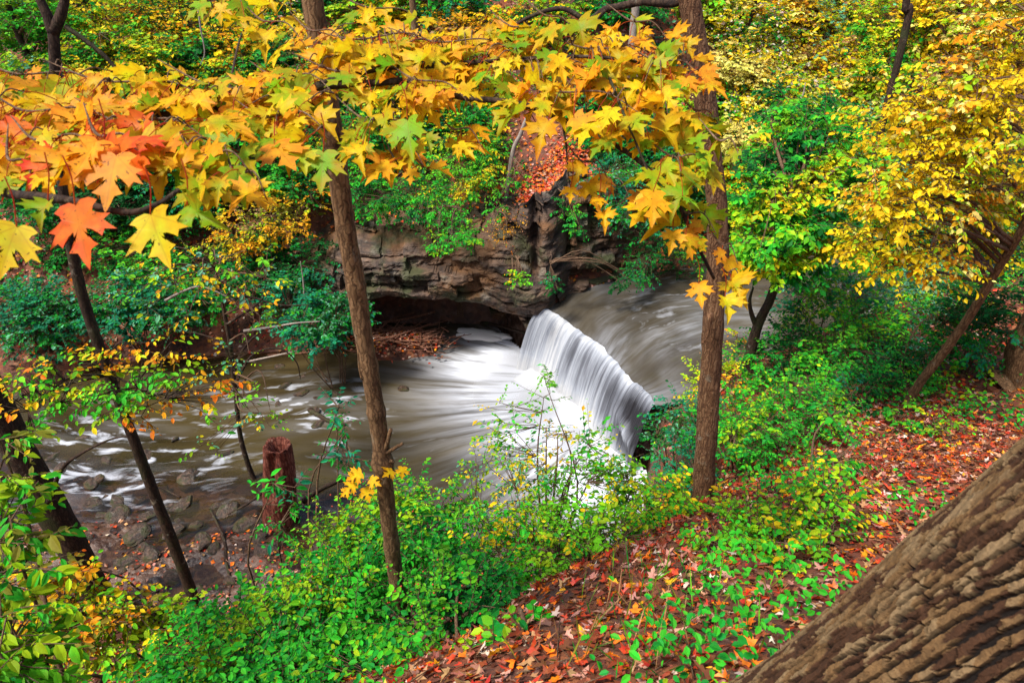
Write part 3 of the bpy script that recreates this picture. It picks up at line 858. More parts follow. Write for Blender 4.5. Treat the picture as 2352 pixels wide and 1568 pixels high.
def plant(name, label, cat, ells, pal, ntw, nl, tw, L, base=None, trunk=None, rt=.05, stems=7, kind='small', flat=.5, droop=.35, aspect=.62, gap=.42,
          group=None, wood='twig', parts=('stem', 'foliage'), seed=0, limbs=14, twig_r=.004, coh=True, leafmat='leaf', rough=.0, sides=9, extra=None, into=None):
    """ells: (px,py,t,rx,ry[,depth factor]) in photo pixels at a distance t, turned into ellipsoids in the world"""
    r = np.random.default_rng(seed + 1000)
    E = []
    for e in ells:
        px, py, t, rx, ry = e[:5]; dz = e[5] if len(e) > 5 else 1.0
        c = at(px, py, t); a = rx * t / F; b = ry * t / F / .9
        E.append((c, np.array([a, (a + b) * .5 * dz, b])))
    if base is None:
        x, y = E[0][0][:2]
        base = np.array([x, y, hh(x, y) - .03])
    base = np.asarray(base, float)
    t_ = into or thing(name, label, cat, base, group)
    label = label or ''
    brs = 'berries' in label
    (V, Q, T, C), (A, B) = foliage(E, ntw, nl, tw, L, P_[pal] if isinstance(pal, str) else pal, r, flat, droop, kind, aspect, gap, coh)
    mesh(parts[1], V, [f for f in (Q, T) if f is not None], M[leafmat], t_, col=C, smooth=False)
    if brs:                                                  # red berries hang in ones and twos along the twigs
        nb = 240
        c_ = B[r.integers(len(B), size=nb)] + r.normal(0, .04, (nb, 3))
        oc = np.array([(1, 0, 0), (0, 1, 0), (-1, 0, 0), (0, -1, 0), (0, 0, 1), (0, 0, -1)]) * .009
        of = np.array([(0, 1, 4), (1, 2, 4), (2, 3, 4), (3, 0, 4), (1, 0, 5), (2, 1, 5), (3, 2, 5), (0, 3, 5)])
        tag(mesh('berries', (c_[:, None, :] + oc[None]).reshape(-1, 3), (np.arange(nb)[:, None, None] * 6 + of[None]).reshape(-1, 3), M['petiole'], t_), kind='stuff')
    mb = MB()
    mb.prisms(A, B, np.full(len(A), twig_r), np.full(len(A), twig_r * .4))
    if trunk is not None:
        tp = spline(trunk, 60)
        tb = MB()
        rad = np.interp(np.linspace(0, 1, 60), [0, .06, 1], [rt * 1.25, rt, rt * .55])
        tb.tube(tp, rad, sides, rough, seed)
        if extra: extra(tb)
        tb.build(parts[0], M[wood], t_)
        src = tp[24:]
    else:
        src = base[None] + r.normal(0, .06, (stems, 3)) * np.array([1, 1, 0])
    nk = limbs if trunk is not None else stems
    idx = r.choice(len(A), min(nk, len(A)), replace=False)
    for k_, i in enumerate(idx):
        tgt = A[i]
        if trunk is not None:
            dd = np.linalg.norm(src - tgt, axis=1) + np.abs(src[:, 2] - (tgt[2] - .35 * np.linalg.norm(tgt[:2] - src[0][:2])))
            s0 = src[int(np.argmin(dd))]; r0 = rt * .4
        else:
            s0 = src[k_]; r0 = max(rt * .3, .007)
        m_ = (s0 + tgt) / 2 + r.normal(0, .08, 3) * np.linalg.norm(tgt - s0) + np.array([0, 0, .12 * np.linalg.norm(tgt - s0)])
        pth = spline([s0, m_, tgt], 10)
        mb.tube(pth, np.linspace(r0, twig_r, 10), 5, cap=False)
        # side twigs gather on their limb
    # join every twig to the nearest limb point
    limb_pts = np.vstack([v for v in mb.V[1:]]) if len(mb.V) > 1 else base[None]
    sel = r.choice(len(limb_pts), min(400, len(limb_pts)), replace=False); lp = limb_pts[sel]
    js = r.choice(len(A), min(len(A), 260), replace=False)
    d2 = ((A[js][:, None, :] - lp[None]) ** 2).sum(-1)
    near_ = lp[np.argmin(d2, 1)]
    ok = np.sqrt(d2.min(1)) < .9
    if ok.any(): mb.prisms(near_[ok], A[js][ok], np.full(ok.sum(), twig_r * 1.3), np.full(ok.sum(), twig_r))
    mb.build('branches' if trunk is not None else parts[0], M['twig'] if trunk is not None or wood == 'twig' else M[wood], t_)
    return t_


# ------------------------------------------------------------------ tall trunks
def leaf_obj(name, P, D, N, L, kind, C, mat, parent, C2=None, aspect=1.0, curl=None):
    V, Q, T, CC = leaf_geo(np.asarray(P, float), np.asarray(D, float), np.asarray(N, float), L, np.asarray(L) * aspect, kind, np.asarray(C, float), C2, curl)
    return mesh(name, V, [f for f in (Q, T) if f is not None], mat, parent, col=CC, smooth=(kind == 'maple'))


def pathY(pts, Y):
    return np.array([aty(a, b, Y if np.isscalar(Y) else Y[i]) for i, (a, b) in enumerate(pts)])


# tall slim tree in the middle
Y0 = 3.3
pm = pathY([(945, 1550), (928, 1440), (910, 1330), (893, 1200), (878, 1050), (862, 930), (840, 800), (815, 640), (790, 500), (768, 330), (748, 190), (728, 70), (708, -80), (680, -300)], Y0)
pm[0][2] -= .15
b0 = pm[0]
tt = thing('tall_tree', 'slim brown trunk with broken branch stubs rising from green bushes left of the fall', 'tree', b0)
tb = MB(); P = spline(pm, 150)
ln = np.linspace(0, 1, 150)
rad = .051 * np.interp(ln, [0, .5, 1], [1.05, 1.0, .9])
for q in (.20, .30, .375, .44, .53, .60, .7, .82):     # branch scars ring the trunk
    rad = rad * (1 + .13 * np.exp(-((ln - q) / .006) ** 2))
rad = rad * (1 + .28 * np.exp(-((ln - .30) / .014) ** 2))
tb.tube(P, rad, 20, .16, 3)
tb.build('trunk', M['bark'], tt)
for pts, r0 in (([(872, 1040), (888, 1020), (898, 985)], .02), ([(872, 1045), (895, 1035), (925, 1018)], .018), ([(880, 1075), (896, 1058), (905, 1062)], .016),
                ([(832, 870), (826, 845), (822, 800)], .010), ([(905, 1080), (918, 1076), (926, 1082)], .008)):
    s_ = MB(); q_ = pathY(pts, Y0 - .03); s_.tube(spline(q_, 8), np.linspace(r0, r0 * .55, 8), 8, .2, 5)
    s_.build('branch', M['bark'], tt)
r = np.random.default_rng(3)
lp = np.array([aty(x, y, Y0 - .06) for x, y in [(830, 1085), (815, 1110), (850, 1100), (838, 1120), (800, 1125), (902, 1080), (925, 1072), (815, 1092)]])
leaf_obj('foliage', lp, np.column_stack([r.uniform(-1, 1, 8), r.uniform(-.6, 0, 8), r.uniform(-.6, .1, 8)]), np.tile([0, -.7, .7], (8, 1)), .10 * r.uniform(.7, 1.1, 8), 'maple',
         np.tile(YE, (8, 1)), M['leaf'], tt, C2=np.tile(GO, (8, 1)))

# tall tree right of the fall, forking above
Y1 = 4.4
pr = pathY([(1612, 1185), (1616, 1100), (1624, 980), (1632, 850), (1640, 720), (1648, 600), (1646, 480), (1634, 350), (1614, 200), (1592, 60), (1575, -60), (1540, -280)], Y1)
pr[0][2] -= .15
t2 = thing('tall_tree', 'rugged brown trunk standing on the leafy bank right of the fall', 'tree', pr[0])
tb = MB(); P = spline(pr, 150); ln = np.linspace(0, 1, 150)
tb.tube(P, np.interp(ln, [0, .05, .3, 1], [.15, .092, .076, .058]), 22, .22, 8)
tb.build('trunk', M['bark_red'], t2)
s_ = MB()
bp = pathY([(1580, -5), (1540, 8), (1480, 4), (1430, 14), (1390, 22), (1350, 46), (1290, 20), (1220, 38), (1160, 75), (1130, 110)], np.linspace(4.4, 4.9, 10))
s_.tube(spline(bp, 60), np.linspace(.03, .008, 60), 8, .2, 4)
bq = pathY([(1390, 24), (1365, 50), (1345, 48), (1330, 66)], 4.6); s_.tube(spline(bq, 12), np.linspace(.012, .005, 12), 6)
s_.build('branch', M['bark_dark'], t2)
s_ = MB()
s_.tube(spline(pathY([(1632, 720), (1624, 770), (1612, 790)], 4.25), 8), np.linspace(.02, .008, 8), 7, .3, 2)
s_.build('branch', M['bark_red'], t2)

# slim dark leaning tree on the left, forking at the top
Y2 = 5.75
pl = pathY([(465, 1425), (440, 1360), (395, 1240), (345, 1110), (300, 990), (258, 880), (222, 780), (190, 680), (165, 570), (148, 450), (136, 320), (129, 200), (125, 110), (121, 62)], Y2)
pl[0][2] -= .1
t3 = thing('slender_tree', 'slender dark trunk leaning over the shallow rapids and forking at its top', 'tree', pl[0])
tb = MB(); tb.tube(spline(pl, 120), np.interp(np.linspace(0, 1, 120), [0, .3, .7, 1], [.072, .054, .046, .04]), 16, .15, 13)
tb.build('trunk', M['bark_dark'], t3)
for pts, r0 in (([(123, 75), (108, 35), (88, -10), (60, -80)], .045), ([(122, 75), (142, 30), (152, -15), (170, -90)], .045),
                ([(150, 60), (230, 120), (270, 160), (300, 175)], .02), ([(128, 160), (180, 210), (215, 260)], .014)):
    s_ = MB(); s_.tube(spline(pathY(pts, Y2), 16), np.linspace(r0, r0 * .5, 16), 9, .15, 6); s_.build('branch', M['bark_dark'], t3)

# thick dark trunk at lower left
Y3 = 6.1
pk = pathY([(232, 1390), (205, 1330), (150, 1225), (90, 1120), (40, 1030), (0, 950), (-60, 830), (-140, 640), (-210, 450), (-260, 260)], Y3)
t4 = thing('thick_tree', 'thick near black trunk at the lower left edge above the shallows', 'tree', pk[0])
tb = MB(); tb.tube(spline(pk, 90), np.interp(np.linspace(0, 1, 90), [0, .1, 1], [.22, .18, .16]), 24, .14, 23)
tb.build('trunk', M['bark_dark'], t4)
s_ = MB(); s_.tube(spline(pathY([(108, 1160), (140, 1080), (180, 1045), (250, 1010), (300, 1000)], [6.0, 5.9, 5.9, 5.9, 5.9]), 20), np.linspace(.03, .006, 20), 7, .2, 3)
s_.build('branch', M['bark_dark'], t4)

# slim leaning tree at right with golden crown; trunk rises out of the leaf litter
b5 = hit(2075, 940)
p5 = np.array([b5 - [0, 0, .1], aty(2105, 890, b5[1]), aty(2170, 805, b5[1] - .1), aty(2230, 720, b5[1] - .2), aty(2290, 620, b5[1] - .3), aty(2345, 530, b5[1] - .45), aty(2400, 400, b5[1] - .6), aty(2430, 200, b5[1] - .7)])
plant('golden_tree', 'slim leaning tree with a golden yellow crown filling the upper right corner', 'tree',
      [(2120, 240, 6.2, 130, 110), (2270, 300, 5.9, 150, 150), (2120, 420, 6.0, 170, 90), (2300, 130, 5.9, 120, 120), (2240, 470, 7.2, 150, 60), (2050, 560, 6.4, 120, 50, .8),
       (2300, 360, 7.0, 110, 110), (2110, 600, 6.4, 120, 36, .8), (2300, 540, 7.6, 70, 50), (2010, 480, 6.3, 90, 60), (2330, 30, 6, 90, 90)],
      [(YE, 7), (YG, 2.5), (PY, 1.5), (GO, 1.6)], 1150, 14, .30, .052, base=p5[0], trunk=p5, rt=.055, kind='oval', parts=('trunk', 'crown'), limbs=34, seed=3, wood='bark', flat=.25, gap=.44, aspect=.66, rough=.15, droop=.55)

# small two stemmed tree right of the tall trunk with a green crown
b6 = hit(1712, 895)
p6 = np.array([b6 - [0, 0, .1], aty(1722, 820, b6[1]), aty(1742, 745, b6[1]), aty(1768, 690, b6[1]), aty(1785, 640, b6[1] + .05), aty(1805, 560, b6[1] + .1), aty(1825, 470, b6[1] + .2)])


def fork6(tb):
    tb.tube(spline([aty(1738, 752, b6[1]), aty(1726, 720, b6[1]), aty(1722, 690, b6[1]), aty(1730, 660, b6[1])], 12), np.linspace(.04, .012, 12), 9, .1, 3)


plant('green_tree', 'small forked tree with a layered green and yellow crown over the upper stream', 'tree',
      [(1850, 330, 9.0, 120, 90), (1800, 430, 8.6, 130, 80), (1900, 440, 8.7, 120, 90), (1770, 530, 8.3, 110, 65), (1880, 540, 8.4, 120, 70), (1790, 600, 8.4, 90, 40, .8), (1850, 250, 9.5, 90, 50)],
      [(DG, 2), (G, 4), (BG, 4), (LG, 5), (YG, 5), (YE, 2)], 1250, 14, .30, .078, base=p6[0], trunk=p6, rt=.075, kind='small', parts=('trunk', 'crown'), limbs=26, seed=5, wood='bark_dark',
      flat=.3, gap=.42, rough=.15, droop=.5, extra=fork6)
lt_ = MB()

# foot of a thick tree at the right edge
b7 = hit(2335, 878)
p7 = np.array([b7 + [-.12, 0, -.15], b7 + [0, 0, .0], aty(2350, 800, b7[1]), aty(2400, 700, b7[1]), aty(2450, 550, b7[1]), aty(2500, 300, b7[1])])
t7 = thing('thick_tree', 'grey brown trunk base flaring into the red leaves at the right edge', 'tree', p7[0])
tb = MB(); tb.tube(spline(p7, 50), np.interp(np.linspace(0, 1, 50), [0, .12, .35, 1], [.36, .22, .18, .16]), 22, .2, 31); tb.build('trunk', M['bark'], t7)

# ------------------------------------------------------------------ giant trunk, lower right
def voronoi_edge(x, y, seed):
    ix = np.floor(x).astype(int); iy = np.floor(y).astype(int)
    d1 = np.full(x.shape, 9.0); d2 = np.full(x.shape, 9.0); idv = np.zeros(x.shape)
    for a in (-1, 0, 1):
        for b in (-1, 0, 1):
            cx_, cy_ = ix + a, iy + b
            px = cx_ + .12 + .76 * _hash(cx_, cy_, seed); py = cy_ + .12 + .76 * _hash(cx_, cy_, seed + 1)
            d = np.hypot(px - x, py - y); h_ = _hash(cx_, cy_, seed + 2)
            cl = d < d1
            d2 = np.where(cl, d1, np.minimum(d2, d)); idv = np.where(cl, h_, idv); d1 = np.where(cl, d, d1)
    return d2 - d1, idv


A0 = np.array([.73, .90, 5.75]); A1 = np.array([1.25, .88, 6.85])
ax = unit(A1 - A0)
na = 980
sl = np.concatenate([np.linspace(-.2, 1.35, 900), np.linspace(1.37, 3.2, 90)]); nl_ = len(sl)
th = np.linspace(0, 2 * math.pi, na, endpoint=False)
R0 = .345
e1 = unit(np.cross(ax, [0, 1, 0])); e2 = np.cross(ax, e1)
S_, T_ = np.meshgrid(sl, th, indexing='ij')
flare = 1 + .55 * np.exp(-np.clip(S_ + .1, 0, 9) / .22) + .05 * np.cos(2 * T_ + 1) + .04 * np.cos(5 * T_ + .5) * np.exp(-np.clip(S_, 0, 9) / .5)
q1 = T_ * R0
tw_ = 2 * math.pi * R0
def per(fn):                                # blend the seam away on the hidden side
    wgt = sstep(.85, 1.0, T_ / (2 * math.pi))
    return fn(q1) * (1 - wgt) + fn(q1 - tw_) * wgt
W_ = lambda q: .085 * (fbm(q * 2.6 + 3, S_ * 2.2, 3, 51) - .5) + .028 * (fbm(q * 11, S_ * 8, 3, 55) - .5)
def bark_pat(q):
    u = (q + W_(q)) / .024
    k = np.floor(u); du = np.minimum(u - k, 1 - (u - k))
    v = S_ / (.035 + .05 * _hash(k, k * 0 + 2, 91)) + 7 * _hash(k, k * 0 + 5, 92) + .55 * (fbm(q * 30, S_ * 14, 2, 56) - .5) + .5 * (u - k)
    j = np.floor(v); dv = np.minimum(v - j, 1 - (v - j))
    return du, dv, _hash(k, j, 93)
wgt = sstep(.85, 1.0, T_ / (2 * math.pi))
du1, dv1, id1 = bark_pat(q1); du2, dv2, id2 = bark_pat(q1 - tw_)
du = du1 * (1 - wgt) + du2 * wgt; dv = dv1 * (1 - wgt) + dv2 * wgt; ids = np.where(wgt > .5, id2, id1)
fine = fbm(q1 * 70, S_ * 36, 4, 71)
flk = fbm(q1 * 42 + 9, S_ * 9, 4, 74)
med = fbm(q1 * 26 + 4, S_ * 16, 3, 72)
wz = .02 * (fbm(q1 * 40, S_ * 30, 3, 84) - .5)
rid = np.abs(fbm((q1 + wz) * 24 + 2, (S_ + wz) * 8.5, 3, 81) - .5)
rid2 = np.abs(fbm((q1 + wz) * 30 + 8, (S_ + 1.5 * wz) * 22, 3, 83) - .5)
fis = np.minimum(du + .34 * (med - .5) + .30 * (fine - .5), 4.2 * rid + .10)
plate = sstep(.13, .19, fis) * (.86 + .14 * sstep(.010, .026, rid2)) * (.93 + .07 * sstep(.02, .08, dv + .5 * (med - .45) + .35 * (fine - .5)))
flake = sstep(.465, .49, flk + .10 * (ids - .5) + .30 * (fine - .5)) * sstep(.5, .9, plate)
crack = sstep(.0, .5, plate)
disp = .015 * plate * (.92 + .16 * ids) + .0030 * flake + .006 * (fine - .5) + .003 * (med - .5) + .014 * (fbm(q1 * 6, S_ * 4, 3, 73) - .5)
rad = R0 * flare + disp - .014
Vb = A0 + ax * S_[..., None] + (e1 * np.cos(T_)[..., None] + e2 * np.sin(T_)[..., None]) * rad[..., None]
i_, j_ = np.meshgrid(np.arange(nl_ - 1), np.arange(na), indexing='ij')
a_ = (i_ * na + j_).ravel(); b_ = (i_ * na + (j_ + 1) % na).ravel()
Qb = np.stack([a_, b_, b_ + na, a_ + na], 1)
plate_n = plate
lich = sstep(.35, .7, fbm(q1 * 7, S_ * 7, 4, 77) * .5 + ids * .5)
c_d = np.array([.006, .003, .002]); c_m = np.array([.048, .020, .008]); c_l = np.array([.155, .088, .034]); c_g = np.array([.21, .145, .075])
cc = c_d + (c_m - c_d) * sstep(0, .45, plate_n)[..., None]
cc = cc + (c_l - cc) * (flake * (.45 + .55 * fine))[..., None]
cc = cc + (c_g - cc) * (lich * flake * .7)[..., None]
m, nt = new_mat('deeply_plated_bark')
at_ = nd(nt, 'Attribute', {'attribute_name': 'col'}).outputs['Color']
tc = nd(nt, 'TexCoord').outputs['Object']
n1 = nd(nt, 'TexNoise', Vector=tc, Scale=70.0, Detail=6.0, Roughness=.7).outputs[0]
cl_ = mixc(nt, 1.0, at_, ramp(nt, n1, [(.3, .55), (.7, 1.35)]), 'MULTIPLY')
p = nd(nt, 'BsdfPrincipled', Base_Color=cl_, Roughness=.85, Normal=nd(nt, 'Bump', Strength=.7, Distance=.012, Height=n1).outputs[0])
p.inputs['Specular IOR Level'].default_value = .25
out(nt, p.outputs[0])
tg = thing('giant_tree', 'massive leaning trunk with deeply plated grey brown bark in the lower right corner', 'tree', A0)
mesh('trunk', Vb.reshape(-1, 3), Qb, m, tg, col=cc.reshape(-1, 3), smooth=False)

# ------------------------------------------------------------------ broken snag
bs = hit(640, 1195)
ps = np.array([bs - [0, 0, .2], aty(641, 1120, bs[1]), aty(640, 1060, bs[1]), aty(637, 1012, bs[1])])
n_, k_ = 80, 64
pp = spline(ps, n_); th = np.linspace(0, 2 * math.pi, k_, endpoint=False)
rs = np.interp(np.linspace(0, 1, n_), [0, .15, .5, 1], [.27, .22, .20, .165])
Vs = np.empty((n_, k_, 3))
hgt_top = 1 - .12 * fbm(np.cos(th) * 3 + 5, np.sin(th) * 3 + 5, 4, 4)
for i in range(n_):
    q = i / (n_ - 1)
    rr_ = rs[i] * (1 + .35 * (fbm(np.cos(th) * 2.2 + 9, np.sin(th) * 2.2 + q * 2, 4, 6) - .5))
    hol = np.exp(-((np.mod(th - 4.45 + math.pi, 2 * math.pi) - math.pi) / .38) ** 2) * sstep(.25, .4, q) * sstep(.95, .75, q)
    rr_ = rr_ * (1.12 - .55 * hol)
    z = np.minimum(q, hgt_top)
    idx = z * (n_ - 1); i0 = np.floor(idx).astype(int).clip(0, n_ - 2); f_ = (idx - i0)[:, None]
    cpt = pp[i0] * (1 - f_) + pp[i0 + 1] * f_
    Vs[i] = cpt + np.stack([np.cos(th) * rr_, np.sin(th) * rr_, 0 * th], 1)
ring = []
for q, dz in ((.75, -.02), (.5, -.18), (.2, -.3)):
    c_ = Vs[-1].mean(0); v_ = c_ + (Vs[-1] - c_) * q; v_[:, 2] = Vs[-1][:, 2] * 0 + Vs[-1][:, 2].mean() * .5 + Vs[-1][:, 2] * .5 + dz; ring.append(v_)
Vs = np.vstack([Vs.reshape(-1, 3)] + ring); nn = n_ + 3
i_, j_ = np.meshgrid(np.arange(nn - 1), np.arange(k_), indexing='ij')
a_ = (i_ * k_ + j_).ravel(); b_ = (i_ * k_ + (j_ + 1) % k_).ravel()
ts = thing('tree_stump', 'broken rotten red stump with a hollow, standing at the water edge', 'stump', bs)
mesh('trunk', Vs, np.stack([a_, b_, b_ + k_, a_ + k_], 1), M['rot'], ts)

# ------------------------------------------------------------------ sapling and its thin grey twigs
b8 = hit(598, 1122)
p8 = np.array([b8 - [0, 0, .05], aty(575, 1080, b8[1]), aty(552, 1000, b8[1]), aty(541, 900, b8[1]), aty(530, 800, b8[1]), aty(512, 700, b8[1]), aty(497, 620, b8[1])])


def fork8(tb):
    for pts in ([(538, 850), (560, 800), (600, 760), (650, 735), (700, 742)], [(535, 840), (510, 790), (470, 770), (420, 760)], [(512, 700), (560, 680), (640, 700), (710, 700)],
                [(520, 745), (560, 720), (600, 690), (610, 655)], [(541, 880), (580, 815), (640, 800), (680, 830), (690, 870)]):
        tb.tube(spline(pathY(pts, b8[1] - .1), 18), np.linspace(.022, .006, 18), 6, .15, 3)


plant('sapling', 'spindly sapling beside the stump with sparse yellow green leaves', 'sapling',
      [(470, 600, 8.3, 110, 50), (560, 620, 8.3, 80, 60), (440, 700, 8.4, 90, 40), (590, 710, 8.4, 60, 40), (580, 930, 9.0, 45, 60, .7), (500, 830, 8.8, 90, 30), (480, 1030, 9.2, 50, 25, .6), (360, 640, 8.4, 60, 50),
       (600, 960, 9, 45, 30, .6)],
      [(LG, 4), (YG, 4), (PT, 3), (YE, 3), (GO, 2), (G, 1)], 120, 8, .26, .062, base=p8[0], trunk=p8, rt=.045, kind='oval', parts=('trunk', 'crown'), limbs=22, seed=8, wood='bark_dark', flat=.4, gap=.30, rough=.1, extra=fork8)

# leaning leafy bough of the slender tree
plant('slender_tree', None, None,
      [(150, 850, 6.3, 130, 30), (230, 880, 6.2, 120, 40), (300, 905, 6.2, 110, 40), (400, 880, 6.3, 120, 30), (120, 910, 6.1, 90, 40), (270, 940, 6.1, 50, 40), (60, 960, 6, 60, 60), (330, 800, 6.4, 90, 25), (430, 910, 6.4, 60, 30)],
      [(BG, 3), (LG, 4), (YG, 3), (YE, 2), (GO, 3), (OR, .6)], 150, 8, .26, .055, base=aty(250, 855, 5.75), into=t3, parts=('branch', 'crown'), stems=7, kind='oval', seed=12, flat=.4, gap=.33, droop=.6, wood='bark_dark')

# ------------------------------------------------------------------ the sugar maple whose boughs hang across the top
mt = np.array([-2.9, 1.1, hh(-2.9, 1.1) - .1])
tm = thing('maple_tree', 'sugar maple whose orange and gold boughs hang across the top of the view', 'tree', mt)
tb = MB(); tb.tube(spline([mt, mt + [.05, 0, 1.0], mt + [.15, .05, 2.5], mt + [.1, .1, 5]], 60), np.interp(np.linspace(0, 1, 60), [0, .1, 1], [.2, .15, .1]), 18, .15, 43)
tb.build('trunk', M['bark'], tm)
MAP = {  # leaf colour middle / margin pairs
    'g': [((.18, .42, .012), (.28, .46, .012)), ((.26, .46, .012), (.52, .50, .012)), ((.13, .38, .015), (.22, .44, .012))],
    'y': [((.56, .56, .012), (.84, .58, .010)), ((.74, .60, .012), (.87, .54, .010)), ((.36, .48, .012), (.82, .46, .010))],
    'o': [((.80, .52, .010), (.85, .38, .012)), ((.74, .54, .012), (.84, .35, .012)), ((.83, .42, .02), (.85, .31, .02))],
    'r': [((.78, .24, .015), (.80, .10, .02)), ((.80, .16, .02), (.76, .06, .02))],
}
CL = [  # x, y, rx, ry, count, distance, colour weights g y o r
    (110, 215, 170, 40, 26, 2.25, 'yyyog'), (330, 230, 220, 50, 38, 2.15, 'yyoogg'), (560, 250, 190, 60, 34, 2.15, 'yygo'),
    (100, 300, 190, 50, 34, 1.85, 'yyoor'), (330, 330, 200, 60, 34, 1.75, 'yyoorg'), (110, 370, 150, 40, 20, 1.65, 'yoory'), (250, 365, 90, 40, 12, 1.6, 'rroo'), (470, 400, 110, 45, 13, 1.65, 'ggy'),
    (640, 330, 130, 60, 22, 1.95, 'ggyyo'), (540, 450, 60, 30, 4, 1.7, 'yo'), (40, 440, 60, 40, 4, 1.6, 'gy'), (700, 230, 120, 60, 22, 2.2, 'yyogo'),
    (850, 120, 170, 50, 34, 2.5, 'yyygo'), (830, 210, 150, 55, 26, 2.35, 'yyogo'), (1040, 140, 170, 60, 36, 2.5, 'yyygo'), (990, 230, 120, 40, 14, 2.3, 'yyo'), (880, 330, 110, 50, 15, 2.15, 'ggy'),
    (930, 400, 60, 45, 9, 2.2, 'yoo'), (1230, 190, 180, 80, 40, 2.5, 'yygogo'), (1400, 150, 150, 60, 32, 2.5, 'yyygo'), (1340, 260, 160, 50, 24, 2.35, 'yoyg'), (1520, 190, 100, 85, 24, 2.4, 'yogoy'),
    (1470, 310, 120, 65, 22, 2.35, 'yyyg'), (1560, 400, 75, 75, 15, 2.35, 'gyg'), (1490, 470, 60, 30, 5, 2.3, 'oy'), (1600, 530, 60, 45, 7, 2.4, 'yog'), (1650, 610, 35, 30, 2, 2.4, 'o'), (1650, 665, 35, 25, 3, 2.45, 'oy'),
    (1040, 320, 60, 40, 5, 2.4, 'oy'), (1620, 300, 50, 50, 7, 2.4, 'yg'), (560, 30, 120, 40, 12, 2.7, 'gyy'), (1270, 75, 70, 30, 8, 2.6, 'ggy'), (1180, 100, 70, 40, 6, 2.6, 'yo'), (1360, 420, 50, 40, 4, 2.45, 'oo'),
    (1660, 370, 40, 20, 2, 2.3, 'g'), (720, 120, 80, 40, 8, 2.5, 'og'), (900, 60, 120, 30, 8, 2.7, 'yg'), (640, 90, 90, 40, 9, 2.6, 'gyy'), (1480, 90, 70, 30, 7, 2.6, 'yog'), (1180, 290, 60, 20, 3, 2.4, 'yo'),
]
r = np.random.default_rng(77)
BP, BD, BN, BL, BC, BC2 = [], [], [], [], [], []
twigs = MB(); stalks = MB()
for (x, y, rx, ry, n, t, cw) in CL:
    xs, ys = [], []
    while len(xs) < int(n * 1.3 if n > 9 else n * 1.1):
        a, b = r.uniform(-1, 1, 2)
        if a * a + b * b < 1: xs.append(x + a * rx); ys.append(y + b * ry - 22)
    pts_ = []
    for a, b in zip(xs, ys):
        if 700 < a < 795 and n > 6 and r.random() < .72: continue
        q = t * (1 + (y - b) / F * 1.2) + r.normal(0, .06)
        P = at(a, b, q); pts_.append(P)
        ang = r.normal(0, .85)
        side = (a - x) / rx
        tilt = r.random() ** 2.4
        D = np.array([math.sin(ang) * .95 + .35 * side, -.75 * math.cos(ang) + r.normal(0, .15), -.30 - .45 * tilt + r.normal(0, .12)])
        N = np.array([r.normal(0, .34), -.02 - .55 * tilt + r.normal(0, .12), .85])
        BP.append(P); BD.append(D); BN.append(N); BL.append(.120 * r.uniform(.5, 1.15))
        k = cw[int(r.integers(len(cw)))]
        c1, c2 = MAP[k][int(r.integers(len(MAP[k])))]
        f = r.uniform(.82, 1.08)
        BC.append(np.array(c1) * f); BC2.append(np.array(c2) * f)
    pts_ = np.array(pts_)
    # a twig through the cluster, just above its leaves, and stalks down to every blade
    cen = pts_.mean(0); span = rx * t / F
    d_ = np.array([1.0, r.normal(0, .2), r.normal(0, .08)])
    up_ = np.array([0, .02, .03])
    path = spline([cen - d_ * span * 1.05 + up_ * 2 + [0, .08, .02], cen - d_ * span * .3 + up_, cen + d_ * span * .4 + up_, cen + d_ * span * .9 - up_], 24)
    twigs.tube(path, np.interp(np.linspace(0, 1, 24), [0, .3, 1], [.0012, .004, .0014]), 6, .2, 3)
    for P in pts_:
        k = np.argmin(np.linalg.norm(path - P, axis=1)); e = path[k]
        d = e - P
        L_ = np.linalg.norm(d)
        if L_ > .12:
            e2_ = P + d * (.085 / L_) + [0, 0, .02]
            twigs.tube(spline([e, (e + e2_) / 2 + [0, 0, .015], e2_], 6), np.linspace(.003, .0018, 6), 4, cap=False)
            e = e2_
        stalks.tube(spline([e, (e + P) / 2 + [0, 0, .008], P], 5), .0013, 4, cap=False)
# the big leaves that hang lowest
for (x0, y0, x1, y1, t, c, wf) in [(172, 470, 200, 612, 1.46, 'r', 1.0), (345, 492, 385, 612, 1.5, 'y', .95), (38, 520, -5, 640, 1.42, 'y', 1.0), (742, 348, 735, 440, 1.9, 'g', 1.05), (935, 275, 945, 365, 2.0, 'g', 1.0),
                                   (1500, 440, 1498, 520, 2.2, 'o', 1.05), (1385, 485, 1392, 528, 2.4, 'o', .9), (1545, 530, 1540, 580, 2.3, 'o', 1.0), (1605, 650, 1612, 705, 2.35, 'o', .9), (1665, 680, 1680, 735, 2.35, 'y', .9),
                                   (110, 460, 90, 500, 1.5, 'g', 1.4), (430, 470, 500, 520, 1.55, 'g', 1.1), (1310, 430, 1310, 455, 2.4, 'o', 1.2), (1375, 455, 1380, 470, 2.4, 'o', 1.2), (240, 335, 330, 400, 1.58, 'r', 1.0)]:
    P = at(x0, y0, t); Q_ = at(x1, y1, t * .985)
    BP.append(P); BD.append(Q_ - P); BN.append(np.array([r.normal(0, .12), -.93, .35])); BL.append(np.linalg.norm(Q_ - P) * 1.02 * (wf if wf > 1.15 else 1))
    c1, c2 = MAP[c][0]; BC.append(np.array(c1)); BC2.append(np.array(c2))
    e = P + np.array([r.uniform(-.03, .03), .02, .10])
    stalks.tube(spline([e, (e + P) / 2 + [.008, 0, .006], P], 7), .0016, 5, cap=False)
BP, BD, BN, BL, BC, BC2 = map(np.array, (BP, BD, BN, BL, BC, BC2))
lft = BP[:, 0] < -.45
hf = r.random(len(BP)) < .5
